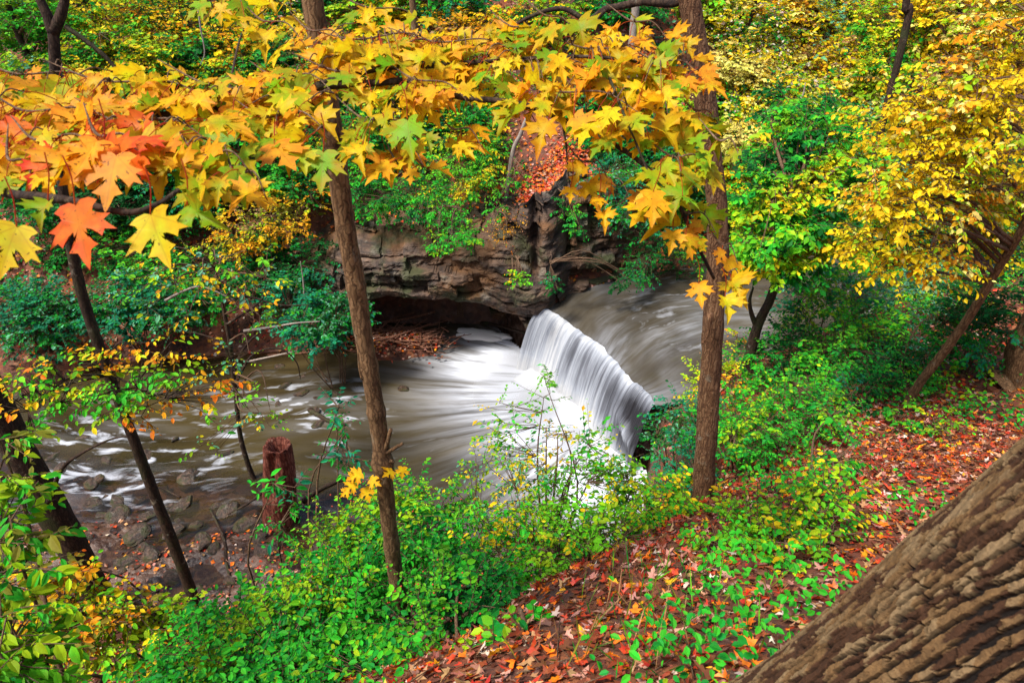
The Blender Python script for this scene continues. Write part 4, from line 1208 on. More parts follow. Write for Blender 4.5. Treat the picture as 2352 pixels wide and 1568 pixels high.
gm = [leaf_geo(BP[k], BD[k], BN[k], BL[k], BL[k] * r.uniform(.75, 1.02, k.sum()), kn, BC[k], BC2[k], curl=r.uniform(.1, 2.0, k.sum())) for k, kn in ((hf, 'maple'), (~hf, 'maple_fold'))]
V = np.vstack([g_[0] for g_ in gm]); T = np.vstack([gm[0][2], gm[1][2] + len(gm[0][0])]); CC = np.vstack([g_[3] for g_ in gm])
sv = np.vstack(stalks.V); sq = np.vstack(stalks.Q) + len(V)
luv = np.vstack([np.tile(TEMPL['maple'][0][:, :2], (len(BP), 1)), np.full((len(sv), 2), .5)])
mesh('crown', np.vstack([V, sv]), [T, sq], M['maple'], tm, col=np.vstack([CC, np.tile((.45, .05, .02), (len(sv), 1))]), uv=luv, smooth=True)
twigs.build('branches', M['twig'], tm)
for pts, r0, ts_ in (([(-700, 330), (-250, 380), (0, 440), (90, 452), (170, 462), (290, 488), (360, 470), (412, 436)], .016, [2.2, 1.9, 1.6, 1.55, 1.52, 1.52, 1.52, 1.55]),
                     ([(-800, 150), (-200, 230), (200, 270), (350, 268), (520, 250), (700, 205), (850, 192), (945, 188), (1050, 222), (1200, 240), (1330, 295), (1440, 350), (1540, 440), (1600, 560), (1640, 640)], .02,
                      [2.5, 2.3, 2.2, 2.2, 2.2, 2.3, 2.4, 2.4, 2.4, 2.4, 2.4, 2.4, 2.4, 2.4, 2.45]),
                     ([(700, 205), (860, 160), (1000, 150), (1150, 140), (1300, 130), (1450, 140), (1540, 180)], .012, [2.3, 2.4, 2.5, 2.55, 2.55, 2.5, 2.5]),
                     ([(945, 188), (900, 260), (890, 330), (930, 400)], .006, [2.4, 2.3, 2.2, 2.2]), ([(1290, 270), (1300, 330), (1305, 400), (1310, 430)], .005, [2.4, 2.4, 2.42, 2.42]),
                     ([(520, 250), (535, 160), (560, 70), (610, 22)], .006, [2.2, 2.35, 2.55, 2.7]), ([(1400, 180), (1440, 280), (1490, 400), (1500, 440)], .006, [2.4, 2.35, 2.3, 2.25])):
    s_ = MB(); q_ = np.array([at(a, b, c) for (a, b), c in zip(pts, ts_)])
    if pts[0][0] < -200: q_ = np.vstack([mt + [.08, .03, 2.6 if pts[0][1] < 300 else 1.7], q_])
    s_.tube(spline(q_, 70), np.linspace(r0, r0 * .3, 70), 8, .2, 2); s_.build('branch', M['bark_dark'], tm)

# ------------------------------------------------------------------ shrubs and trees, near to far
# near bushes along the bottom
plant('leafy_bush', 'broad bright green bush with red berries at the foot of the slim middle trunk', 'bush',
      [(830, 1270, 5.6, 110, 60), (770, 1390, 4.9, 110, 70), (960, 1190, 5.7, 100, 70), (840, 1390, 5.6, 90, 55), (1000, 1310, 5.3, 90, 80)],
      'bright', 620, 22, .32, .042, kind='oval', seed=21, stems=16, gap=.36, aspect=.6, base=np.array([-.9, 3.5, hh(-.9, 3.5)]), flat=.5)
plant('leafy_bush', 'dense emerald bush spreading along the bottom edge left of centre', 'bush',
      [(590, 1480, 4.7, 140, 55), (720, 1460, 4.6, 140, 75), (470, 1535, 4.6, 120, 45), (660, 1550, 4.3, 180, 50)],
      'bright', 620, 20, .30, .042, kind='oval', seed=22, stems=16, gap=.37, base=np.array([-2.0, 3.0, hh(-2.0, 3.0)]))
plant('leafy_bush', 'darker green bush with scattered berries below the pool, bottom centre', 'bush',
      [(1040, 1440, 4.4, 140, 80), (1110, 1360, 4.7, 110, 60), (820, 1550, 4.1, 100, 35), (1060, 1530, 3.9, 140, 55), (990, 1500, 5.4, 70, 50)],
      'green', 460, 20, .28, .042, kind='oval', seed=23, stems=14, gap=.39, base=np.array([-.3, 2.6, hh(-.3, 2.6)]))
plant('airy_shrub', 'airy pale green shrub with one tall thin leader in front of the fall', 'shrub',
      [(1230, 1040, 6.0, 120, 75), (1150, 1120, 5.9, 120, 70), (1330, 1040, 6.0, 85, 70), (1290, 1150, 5.8, 140, 80), (1180, 1220, 5.6, 120, 60), (1260, 870, 6.0, 34, 28, .6), (1262, 930, 6.0, 26, 30, .6), (1150, 935, 6, 40, 14, .5), (1180, 985, 6, 40, 20, .5), (1380, 1120, 5.9, 80, 60)],
      'palegreen', 330, 12, .26, .044, kind='small', seed=24, gap=.40, stems=14, base=np.array([.33, 4.15, hh(.33, 4.15)]), aspect=.5, twig_r=.003)
plant('airy_shrub', 'low yellow green shrub trailing under the tall leader shrub beside red leaves', 'shrub',
      [(1250, 1240, 5.4, 110, 50), (1330, 1270, 5.1, 100, 60), (1180, 1290, 5.2, 90, 40), (1420, 1230, 5.2, 100, 50)],
      'limegreen', 240, 14, .24, .042, seed=25, gap=.38, stems=10, kind='oval', base=np.array([.6, 3.6, hh(.6, 3.6)]))
plant('airy_shrub', 'yellow green bush between the fall and the foot of the right trunk', 'shrub',
      [(1490, 1160, 5.9, 80, 70), (1570, 1190, 5.6, 80, 50), (1440, 1130, 6.1, 50, 40), (1520, 1240, 5.4, 90, 40), (1620, 1210, 5.3, 60, 40)],
      'limegreen', 230, 14, .24, .045, seed=26, gap=.38, stems=10, kind='oval', base=np.array([1.3, 4.3, hh(1.3, 4.3)]))
plant('lime_bush', 'lime green bush in front of the giant trunk above dry leaves', 'bush',
      [(1740, 1220, 4.3, 120, 60), (1850, 1230, 4.2, 110, 60), (1680, 1270, 4.1, 80, 60), (1790, 1290, 3.95, 100, 60), (1920, 1170, 4.4, 80, 60), (1730, 1350, 3.8, 60, 50), (1860, 1330, 3.8, 60, 40)],
      'limegreen', 330, 12, .20, .042, seed=27, gap=.40, stems=12, kind='oval', base=None, flat=.6)
plant('lime_bush', 'sparse green seedlings on the leafy path behind the lime bush', 'bush',
      [(1880, 1110, 5.2, 60, 40), (1940, 1040, 5.6, 50, 40), (1800, 1130, 5.3, 60, 30), (1920, 960, 6.2, 30, 40)], 'green', 70, 9, .18, .05, seed=28, gap=.3, stems=6, kind='oval')
plant('broadleaf_plant', 'low plant with broad bright green leaves at the bottom centre edge', 'plant',
      [(1220, 1500, 3.3, 90, 40), (1300, 1540, 3.1, 90, 35), (1150, 1560, 3.1, 100, 40), (1380, 1565, 3.0, 40, 25)], [(BG, 5), (LG, 4), (G, 2), (YG, 1)], 110, 7, .16, .06, seed=29, gap=.3, stems=9, kind='oval', aspect=.72)
plant('tall_weed', 'tall weed with paired narrow green leaves in front of the stump', 'plant',
      [(655, 1130, 5.2, 30, 40, .5), (652, 1200, 5.2, 26, 40, .5), (780, 960, 5.6, 16, 60, .5), (785, 1040, 5.5, 30, 40, .5)], [(TE, 3), (G, 4), (BG, 2)], 46, 7, .15, .06, seed=30, gap=.2, stems=5, kind='oval', aspect=.42,
      base=np.array([-1.7, 3.9, hh(-1.7, 3.9)]))
# near left
plant('leafy_branch_bush', 'large leaved yellow green bush at the left edge near the viewer', 'bush',
      [(10, 1085, 3.6, 40, 45), (0, 1200, 3.4, 50, 60), (20, 1300, 3.4, 60, 60), (20, 1420, 3.2, 70, 80), (60, 1540, 3.2, 110, 60), (0, 1540, 3.0, 80, 70), (0, 1010, 3.7, 40, 25)],
      [(LG, 5), (YG, 4), (BG, 2), (OL, 1)], 150, 9, .18, .075, seed=31, gap=.36, kind='oval', stems=12, aspect=.5, base=np.array([-2.7, 2.4, hh(-2.7, 2.4)]), droop=.5, flat=.4)
plant('leafy_branch_bush', 'bush of mixed orange and olive leaves over the shore at lower left', 'bush',
      [(170, 1390, 5.2, 110, 45), (270, 1440, 5.2, 120, 45), (350, 1430, 5.6, 60, 35), (150, 1440, 5.0, 90, 40), (90, 1340, 5, 60, 50), (400, 1470, 5.3, 50, 30)],
      [(YG, 4), (LG, 3), (YE, 3), (GO, 3), (OR, 1), (OL, 2)], 260, 9, .22, .055, seed=32, gap=.40, kind='oval', stems=12, base=np.array([-3.1, 4.0, hh(-3.1, 4.0)]), flat=.4)
# right bank, beyond the terrace
RB = [('bank_shrub', 'dark teal shrub drooping over the near end of the fall', [(1575, 950, 8.8, 65, 50), (1535, 990, 8.8, 36, 40), (1520, 1040, 8.6, 24, 36), (1600, 1000, 8.5, 60, 70), (1580, 1080, 7.8, 50, 60)], 'teal', 230, 14, .24, .05, 41),
      ('bank_shrub', 'green ground bush directly behind the right trunk', [(1720, 960, 7.8, 100, 60), (1820, 930, 7.8, 100, 60), (1690, 1010, 7.2, 60, 40), (1760, 1010, 7.2, 80, 35), (1880, 960, 7.5, 60, 40)], 'bright', 330, 14, .24, .05, 42),
      ('bank_shrub', 'leafy green thicket beside the forked tree above the upper stream', [(1800, 820, 9.2, 90, 60), (1880, 780, 9.3, 110, 80), (1960, 850, 8.8, 120, 60), (1860, 880, 8.6, 120, 40), (1720, 830, 9.5, 50, 30)], 'green', 420, 14, .28, .055, 43),
      ('bank_shrub', 'grey green thicket in the shade under the golden crown', [(1920, 690, 10.5, 110, 70), (2040, 720, 10.0, 120, 70), (2000, 790, 9.5, 120, 50), (1840, 690, 10.6, 60, 50)], [(PT, 3), (TE, 3), (G, 4), (LG, 2), (YG, 1)], 420, 14, .3, .058, 44),
      ('bank_shrub', 'bright lime shrub on the stream bank just below the golden crown', [(1960, 640, 11.3, 90, 55), (2060, 650, 11.3, 90, 55), (2170, 660, 11.2, 80, 55), (1880, 640, 11.4, 50, 40)], [(LG, 4), (BG, 3), (YG, 3), (PT, 2)], 420, 14, .3, .06, 51),
      ('bank_shrub', 'green bush under the leaning slim trunk at right', [(2080, 850, 9.0, 90, 40), (2150, 780, 9.2, 110, 60), (2060, 900, 8.6, 60, 30)], 'green', 260, 14, .26, .055, 45),
      ('bank_shrub', 'dark green bush at the right edge behind the leaning trunk', [(2260, 760, 8.8, 100, 70), (2320, 690, 8.8, 80, 80), (2230, 690, 9.2, 80, 50)], 'deep', 360, 14, .26, .055, 46),
      ('bank_shrub', 'yellowing shrub against the forked tree stem', [(1690, 800, 9.9, 40, 40), (1670, 900, 9, 30, 60), (1640, 880, 9.4, 50, 50)], [(YG, 3), (YE, 2), (GO, 2), (TN_, 2), (G, 2)], 120, 12, .24, .05, 47),
      ('seedling', 'small green seedling among red leaves at the foot of the leaning trunk', [(2090, 965, 7.6, 40, 20), (2070, 990, 7.4, 30, 16)], 'green', 16, 7, .16, .07, 48),
      ('seedling', 'pale yellow green fern like seedling on the red leaves at right', [(2160, 960, 7.4, 50, 24), (2180, 1000, 7.0, 40, 16)], 'limegreen', 26, 9, .18, .045, 49),
      ('seedling', 'dark leaved seedling beside the thicket edge on the path', [(1960, 900, 8.1, 60, 26), (2010, 870, 8.3, 30, 20)], 'deep', 40, 9, .18, .055, 50)]
for nm, lb, el, pal, a, b, c, d, sd in RB:
    plant(nm, lb, 'shrub' if nm != 'seedling' else 'seedling', el, pal, a, b, c, d, seed=sd, gap=.36, kind='small', stems=8, twig_r=.003, aspect=.6)

# left far bank
LB = [('bank_shrub', 'rounded teal bush on the far bank at the left edge', [(90, 750, 14.0, 85, 70), (40, 690, 14.4, 70, 50), (110, 700, 14.3, 60, 50)], 'teal', 420, 16, .32, .075, 61),
      ('bank_shrub', 'blue green bush on the far bank behind the slender trunk', [(310, 690, 14.0, 100, 55), (260, 720, 13.8, 70, 40), (390, 710, 13.8, 70, 45)], 'teal', 420, 16, .32, .075, 62),
      ('bank_shrub', 'deep green bush on the far bank beside the middle trunk', [(760, 720, 13.2, 70, 45), (690, 690, 13.6, 80, 50), (720, 760, 13.0, 70, 30)], 'teal', 380, 16, .32, .075, 63),
      ('bank_shrub', 'shadowy green bush up the bank left of the cliff', [(640, 600, 14.6, 100, 60), (720, 600, 14.4, 70, 50), (560, 640, 14.4, 90, 50), (600, 560, 15, 90, 40)], 'deep', 420, 16, .34, .075, 64),
      ('bank_shrub', 'mid green bush up the bank behind the sapling', [(330, 600, 14.8, 110, 60), (430, 640, 14.4, 90, 50), (260, 560, 15.2, 100, 50), (480, 680, 14, 60, 40)], 'green', 460, 16, .34, .075, 65),
      ('bank_shrub', 'orange yellow shrub on the slope above the sapling', [(560, 520, 14.2, 80, 40), (640, 500, 14.2, 70, 40), (690, 460, 14.5, 60, 40), (540, 560, 14, 60, 30)], [(GO, 4), (YE, 4), (OL, 3), (YG, 2), (TN_, 1)], 330, 14, .3, .065, 66),
      ('bank_shrub', 'green shrub low on the far bank left of the slender trunk', [(60, 590, 15.5, 90, 40), (150, 580, 15.5, 60, 40), (20, 650, 15, 40, 30)], 'green', 240, 16, .32, .075, 67)]
for nm, lb, el, pal, a, b, c, d, sd in LB:
    plant(nm, lb, 'shrub', el, pal, a, b, c, d, seed=sd, gap=.40, stems=9, twig_r=.004, aspect=.68)

# on and above the cliff
CB = [('cliff_fern', 'bright green fern like vine drooping down the cliff face', [(1040, 520, 13.0, 50, 24), (1010, 480, 13.3, 60, 30), (1075, 545, 12.6, 26, 22), (990, 555, 12.6, 16, 26), (1040, 560, 12.4, 14, 20)], 'bright', 170, 13, .26, .06, 71),
      ('cliff_shrub', 'green shrub hanging over the cliff brow beside the middle trunk', [(860, 450, 13.6, 70, 40), (930, 470, 13.5, 70, 30), (830, 420, 13.8, 40, 40), (950, 420, 14, 60, 40)], 'green', 330, 15, .28, .062, 72),
      ('cliff_shrub', 'yellow green shrub on the cliff top left of the red gully', [(1040, 390, 14.4, 100, 40), (1090, 420, 14.0, 60, 30), (1000, 440, 13.8, 70, 30), (1110, 360, 14.6, 60, 40)], [(LG, 4), (BG, 3), (G, 4), (YG, 3), (YE, 2)], 400, 15, .3, .065, 73),
      ('cliff_shrub', 'blue green shrub on the cliff top right of the red gully', [(1390, 450, 14.0, 60, 50), (1440, 490, 13.7, 40, 30), (1350, 420, 14.4, 60, 30), (1420, 400, 14.6, 60, 40)], [(TE, 4), (G, 4), (PT, 2), (BG, 2)], 330, 15, .3, .062, 74),
      ('cliff_shrub', 'dark ivy clump at the right end of the cliff', [(1480, 580, 14.0, 40, 50), (1460, 620, 13.8, 30, 30), (1520, 540, 14.3, 50, 40), (1560, 600, 14.8, 50, 30)], 'deep', 260, 14, .24, .055, 75),
      ('cliff_shrub', 'tiny lime green fern at the cliff foot above the fall', [(1190, 640, 12.5, 18, 22, .6)], 'limegreen', 26, 12, .16, .05, 76),
      ('cliff_shrub', 'small green tuft in the red leaves at the gully mouth', [(1186, 408, 14.0, 26, 16, .6), (1140, 480, 13.4, 16, 30, .5)], 'bright', 40, 12, .18, .06, 77),
      ('cliff_shrub', 'dark little bush in the litter pocket on the cliff foot', [(1270, 650, 12.8, 22, 20, .6), (1430, 640, 13.4, 26, 20, .6)], 'deep', 50, 12, .16, .055, 78),
      ('cliff_shrub', 'tawny dry weeds hanging beside the green fern on the cliff', [(1150, 530, 12.9, 34, 26, .6), (1180, 500, 13.1, 26, 20, .6)], [(GO, 3), (TN_, 3), (OL, 2), (OR, 1)], 70, 9, .2, .035, 79),
      ('cliff_shrub', 'green shrub beside the upper stream behind the right trunk', [(1570, 520, 15.5, 60, 50), (1620, 590, 15, 50, 30), (1700, 560, 15.5, 60, 40)], [(G, 4), (LG, 3), (YG, 3), (TE, 2)], 300, 14, .3, .06, 80),
      ('cliff_shrub', 'small green clump on the middle of the cliff right of its crevice', [(1300, 480, 13.2, 24, 26, .6), (1330, 520, 13, 20, 20, .6)], 'green', 46, 12, .18, .055, 81)]
for nm, lb, el, pal, a, b, c, d, sd in CB:
    c0 = at(*el[0][:3]); bb = None
    if el[0][2] < 14.2 and sd not in (80,): bb = c0 + np.array([0, .45, .25])
    plant(nm, lb, 'fern' if nm == 'cliff_fern' else 'shrub', el, pal, a, b, c, d, seed=sd, gap=.36, stems=6, twig_r=.003, aspect=.6, base=bb, droop=.7)

# far slope: trees with trunks
def slope_tree(label, ells, pal, ntw, L, seed, trunk_px=None, rt=.1, wood='bark_dark', tw=.45, nl=14, name='slope_tree'):
    c0 = at(*ells[0][:3])
    if trunk_px is None:
        b = np.array([c0[0], c0[1] + .3, hh(c0[0], c0[1] + .3) - .1]); tr = np.array([b, (b * .6 + c0 * .4) + [.1, 0, 0], c0, c0 + [0, 0, ells[0][4] * ells[0][2] / F]])
        if tr[3][2] < b[2] + .5: tr[:, 2] = np.linspace(b[2], b[2] + 1.2, 4)
    else:
        tr = pathY(trunk_px[0], trunk_px[1]); b = tr[0]
    plant(name, label, 'tree', ells, pal, int(ntw * 1.35), nl, tw, L * 1.12, base=tr[0], trunk=tr, rt=rt, parts=('trunk', 'crown'), limbs=16, seed=seed, wood=wood, gap=.40, twig_r=.006, aspect=.68, rough=.12)


FT = [('light green tree at the upper left corner', [(50, 100, 15, 120, 110), (40, 200, 14.6, 100, 60), (10, 20, 15.5, 100, 80)], [(BG, 4), (LG, 4), (YG, 4), (PT, 1)], 560, .085, 91),
      ('yellow green tree behind the forked top of the slender trunk', [(230, 60, 16, 120, 80), (280, 140, 15.4, 120, 60), (200, 170, 15, 90, 40)], 'yg', 560, .085, 92),
      ('green tree with yellow tips in the upper left between maple leaves', [(430, 70, 16.5, 130, 80), (420, 150, 15.6, 130, 50)], 'mixed', 560, .085, 93),
      ('dark green tree mottled with orange in the upper left middle', [(560, 120, 16, 110, 70), (620, 170, 15.6, 110, 50)], [(DG, 3), (G, 4), (YG, 3), (GO, 2), (YE, 2)], 480, .085, 94),
      ('pale yellow tree just left of the middle trunk top', [(640, 30, 17.5, 90, 80), (680, 130, 16.6, 60, 60)], 'pale', 380, .09, 95),
      ('bright yellow tree right of the middle trunk top', [(960, 40, 18, 120, 60), (870, 60, 17.6, 80, 60), (1040, 90, 17.2, 90, 50)], 'yellow', 560, .09, 96),
      ('green and yellow tree at the top centre', [(1160, 30, 18.5, 110, 60), (1200, 110, 17.5, 90, 50)], 'yg', 460, .09, 97),
      ('yellow tree below the bare limb at the top centre right', [(1360, 60, 18, 110, 60), (1330, 110, 17.2, 80, 40)], 'yellow', 420, .09, 98),
      ('cool teal green tree beside the right trunk top', [(1510, 60, 18.5, 70, 80), (1500, 150, 17.6, 60, 60)], [(TE, 4), (PT, 4), (G, 3), (LG, 1)], 380, .09, 99),
      ('sunlit yellow tree right of the right trunk top', [(1720, 90, 17, 100, 90), (1680, 200, 16.4, 70, 70), (1760, 220, 16.2, 90, 60)], 'pale', 620, .085, 101),
      ('tawny and yellow tree at the top right of centre', [(1870, 60, 18.5, 120, 70), (1900, 150, 17.6, 100, 50)], 'tan', 520, .09, 102),
      ('pale green and gold tree above the forked tree crown', [(1810, 250, 16, 100, 50), (1930, 240, 16.4, 90, 60), (1720, 320, 15.4, 70, 50)], 'pale', 520, .085, 103),
      ('yellow green tree near the top right with a dark stem', [(2060, 80, 17, 90, 80), (2030, 180, 16, 70, 60)], 'yg', 420, .09, 104),
      ('gold tree at the top right behind the golden crown', [(2200, 40, 16, 110, 80), (2320, 120, 15.5, 80, 90)], 'yellow', 480, .09, 105),
      ('soft green tree behind the golden crown at right', [(2010, 330, 15.5, 90, 70), (2100, 480, 14.5, 130, 90), (2010, 430, 15, 90, 70)], [(PT, 3), (LG, 3), (TE, 3), (YG, 2), (YE, 1)], 560, .08, 106),
      ('shaded green tree at the right edge behind the golden crown', [(2280, 420, 14.5, 110, 120), (2250, 560, 13.5, 120, 80)], [(G, 4), (YG, 3), (TE, 2), (YE, 2), (DG, 2)], 560, .08, 107),
      ('green tree on the far slope behind the maple leaves at left', [(300, 300, 15, 140, 70), (180, 330, 15, 120, 60), (80, 300, 15, 110, 70)], 'deep', 520, .085, 108),
      ('green bush mass on the far slope behind the middle trunk', [(620, 330, 15, 120, 70), (500, 330, 15, 110, 70), (700, 390, 14.6, 80, 50)], 'green', 520, .08, 109),
      ('dark green tree on the far slope under the left maple boughs', [(150, 450, 15, 140, 60), (320, 440, 15, 120, 60), (430, 420, 15, 90, 60)], 'deep', 480, .085, 110),
      ('yellow leaved tree clinging to the slope right of the middle trunk', [(840, 170, 16.4, 80, 60), (900, 250, 15.6, 90, 50), (820, 320, 15, 60, 50)], 'mixed', 480, .08, 111),
      ('yellow and green tree on the slope above the cliff', [(1060, 230, 16, 100, 60), (1060, 310, 15.2, 90, 40)], [(G, 4), (LG, 3), (YE, 3), (YG, 3), (DG, 1)], 460, .08, 112),
      ('green tree on the slope above the blue green cliff shrub', [(1420, 220, 16.4, 80, 60), (1450, 320, 15.6, 80, 50), (1500, 400, 15.2, 70, 60)], [(G, 4), (TE, 3), (LG, 2), (YG, 2)], 460, .08, 113),
      ('green gold tree between the right trunk and the forked tree', [(1690, 420, 15.5, 50, 70), (1700, 500, 15, 50, 40)], 'yg', 260, .08, 114),
      ('yellow flecked dark tree below the bare limb above the gully', [(1270, 180, 17, 80, 40), (1240, 150, 16.8, 50, 30)], [(DG, 2), (G, 3), (YE, 3), (PY, 1)], 280, .085, 115)]
for lb, el, pal, n, L, sd in FT:
    slope_tree(lb, el, pal, int(n * 1.15), L, sd)
FILL = {'a': ('palest yellow bush of the crowded sunlit slope at upper right', [(PY, 4), (YE, 3), (YG, 3), (PT, 2), (WH, 1)]), 'b': ('yellow green bush among the crowded growth of the far slope', [(YG, 5), (LG, 4), (YE, 3), (G, 2)]),
        'c': ('deep green bush among the crowded growth of the far slope', [(DG, 3), (G, 5), (BG, 2), (TE, 2)]), 'd': ('gold and rust bush among the crowded growth of the far slope', [(YE, 4), (GO, 4), (OL, 2), (TN_, 1)])}
FB = [(20, 20, 'b'), (140, 10, 'c'), (330, 20, 'b'), (520, 20, 'b'), (740, 10, 'c'), (1100, 80, 'd'), (1260, 40, 'b'), (1420, 20, 'c'), (1640, 20, 'b'), (1780, 10, 'a'), (1960, 10, 'a'), (2130, 20, 'd'), (2290, 20, 'b'),
      (330, 200, 'c'), (480, 230, 'b'), (740, 220, 'c'), (60, 400, 'c'), (230, 420, 'd'), (520, 410, 'c'), (640, 420, 'b'), (960, 160, 'c'), (960, 330, 'c'), (1380, 310, 'c'), (1500, 270, 'b'), (1560, 460, 'c'),
      (1640, 300, 'b'), (1740, 160, 'a'), (1850, 170, 'd'), (1980, 130, 'b'), (1880, 330, 'a'), (1960, 380, 'b'), (2080, 300, 'd'), (2190, 330, 'b'), (2330, 300, 'd'), (1690, 270, 'c'), (1640, 420, 'a'), (1780, 330, 'c'),
      (2100, 420, 'b'), (2220, 460, 'c'), (2330, 560, 'c'), (1960, 560, 'c'), (2100, 570, 'b'), (1760, 30, 'd'), (1900, 240, 'a'), (1030, 10, 'c'), (880, 10, 'b'), (610, 90, 'c'), (170, 260, 'c'), (430, 320, 'b')]
rf = np.random.default_rng(6)
for k_, (px, py, q_) in enumerate(FB):
    g_ = hit(px, py, 8, 60)
    t_ = float((g_ - CAM) @ FW) * .985
    s_ = 15.5 / t_
    plant('slope_bush', FILL[q_][0], 'bush', [(px, py - 10, t_, 95 * s_, 52 * s_), (px + rf.uniform(-60, 60), py + rf.uniform(-30, 10), t_ * .985, 70 * s_, 40 * s_)], FILL[q_][1], 230, 15, .42, .098, seed=300 + k_, gap=.34,
          stems=6, twig_r=.005, aspect=.68, group={'a': 'palest bushes of the far slope', 'b': 'yellow green bushes of the far slope', 'c': 'deep green bushes of the far slope', 'd': 'rust and gold bushes of the far slope'}[q_])
# bare trunks standing on the far slope
for pts, Y, r0, w, lb in (([(968, 300), (965, 230), (957, 120), (950, 40), (942, -60)], 16.5, .085, 'bark', 'thin brown trunk rising behind the maple bough right of the middle trunk'),
                          ([(1440, 200), (1450, 120), (1457, 50), (1465, -60)], 17.5, .11, 'twig_grey', 'pale grey trunk under the bare limb left of the right trunk'),
                          ([(1465, 330), (1475, 260), (1482, 200), (1490, 80)], 14.8, .075, 'bark_red', 'short dark red trunk half hidden by maple leaves near the right trunk'),
                          ([(2060, 190), (2075, 90), (2080, 20), (2090, -60)], 14, .075, 'bark_dark', 'dark trunk at the top right between yellow trees'),
                          ([(2165, 520), (2166, 490), (2168, 450), (2160, 380)], 12, .06, 'bark_dark', 'dark short trunk seen through the golden leaves'),
                          ([(1160, 395), (1178, 350), (1195, 310), (1210, 270)], 14.6, .05, 'twig_grey', 'slanting grey stem beside the red leaf gully')):
    q_ = pathY(pts, Y)
    g_ = hh(q_[0][0], q_[0][1])
    q_[0][2] = min(q_[0][2], g_ - .1)
    t_ = thing('bare_tree', lb, 'tree', q_[0]); s_ = MB(); s_.tube(spline(q_, 40), np.linspace(r0, r0 * .8, 40), 10, .15, 3); s_.build('trunk', M[w], t_)

# pale dead branches
for k, (pts, lb) in enumerate([([(560, 760), (620, 752), (680, 742), (735, 738)], 'pale dead branch pointing right in front of the far bank bushes'),
                               ([(570, 830), (640, 815), (700, 800), (760, 775), (800, 770)], 'long thin dead branch lying toward the debris pile'),
                               ([(380, 690), (430, 665), (470, 660), (540, 690)], 'curved dead twig crossing the sapling'),
                               ([(700, 690), (696, 640), (690, 600)], 'upright dead stem before the deep green far bank bush'),
                               ([(1800, 250), (1840, 225), (1850, 190)], 'white dead branch high on the slope at upper right'),
                               ([(1740, 270), (1780, 250), (1830, 245)], 'white dead branch lying on the slope at upper right'),
                               ([(455, 10), (460, 60), (470, 120), (460, 150)], 'dark drooping twig at the upper left')]):
    Y = 8.0 if k in (0, 2) else (12.0 if k in (1, 3) else (15.5 if k < 6 else 14))
    q_ = pathY(pts, Y); s_ = MB(); s_.tube(spline(q_, 24), np.linspace(.022, .007, 24) * (1 if Y < 15 else 1.6), 6, .2, k)
    o = s_.build('dead_branch', M['twig_grey'], base=q_[0]); tag(o, lb, 'branch', 'dead branches')

# ------------------------------------------------------------------ debris and driftwood
r = np.random.default_rng(4)
mc = atz(935, 775, .1)
n = 70; aa = np.linspace(0, 2 * math.pi, n, endpoint=False); rings = []
for q, z in ((1.0, -.12), (.85, .06), (.65, .2), (.4, .3), (.15, .36)):
    rr_ = q * (1 + .35 * (fbm(np.cos(aa) * 2 + 4, np.sin(aa) * 2 + 4, 3, 3) - .5))
    x = mc[0] - .15 + 1.0 * rr_ * np.cos(aa); y = mc[1] - .35 + .55 * rr_ * np.sin(aa)
    rings.append(np.stack([x, y, z + .1 * (fbm(x * 5, y * 5, 3, 6) - .5)], 1))
V = np.vstack(rings + [mc[None] + [-.15, -.35, .3]]); j = np.arange(n); j2 = (j + 1) % n
Q = np.vstack([np.stack([k * n + j, k * n + j2, (k + 1) * n + j2, (k + 1) * n + j], 1) for k in range(4)])
T = np.stack([4 * n + j, 4 * n + j2, np.full(n, 5 * n)], 1)
tdp = thing('debris_mound', 'mound of sodden red brown leaves and twigs on the far bank beside the foam', 'debris', mc)
mesh('mound', V, [Q, T], M['ground'], tdp, attrs={'bed': np.zeros(len(V))})
s_ = MB(); m_ = 260
A = np.stack([mc[0] + -.15 + r.normal(0, .5, m_), mc[1] - .35 + r.normal(0, .26, m_), .12 + r.uniform(0, .32, m_)], 1)
an = r.uniform(0, math.pi, m_); ln = r.uniform(.2, .8, m_)
s_.prisms(A, A + np.stack([np.cos(an) * ln, np.sin(an) * ln * .6, r.uniform(-.08, .1, m_)], 1), r.uniform(.008, .026, m_), r.uniform(.004, .012, m_))
tag(s_.build('twigs', M['drift'], tdp), kind='stuff')
D_ = [((860, 745), (930, 735), (1000, 718), .035, 'longest driftwood log on top of the debris mound'), ((870, 760), (900, 735), (950, 720), .025, 'driftwood stick slanting across the debris mound top'),
      ((850, 790), (920, 770), (990, 745), .03, 'driftwood stick across the middle of the debris mound'), ((880, 730), (868, 715), (855, 700), .02, 'short driftwood stick standing at the mound left end'),
      ((620, 838), (720, 822), (830, 812), .03, 'thin log lying along the far water edge left of the middle trunk'), ((720, 985), (760, 1005), (800, 1015), .055, 'dark wet log stranded by the white rapids'),
      ((650, 1110), (590, 1160), (520, 1200), .03, 'dark stick lying from the stump foot down to the shallows'), ((520, 1290), (515, 1240), (490, 1190), .03, 'dark branch lying on the stones left of the stump'),
      ((520, 1290), (530, 1340), (525, 1380), .022, 'dark forked stick on the muddy stones'), ((700, 1165), (740, 1150), (800, 1130), .05, 'mossy log behind the stump toward the bush'),
      ((1010, 748), (1110, 752), (1220, 772), .05, 'flat wet timber under the dark overhang'), ((300, 1110), (340, 1120), (420, 1160), .03, 'dark stick caught in the left rapids'), ((255, 800), (330, 760), (370, 765), .02, 'grey stick on the far bank by the slender trunk'),
      ((1540, 1350), (1600, 1340), (1660, 1365), .012, 'dry twig lying on the litter below the lime bush'), ((1000, 1480), (1060, 1470), (1100, 1460), .008, 'reddish twig at the bottom among dark green leaves')]
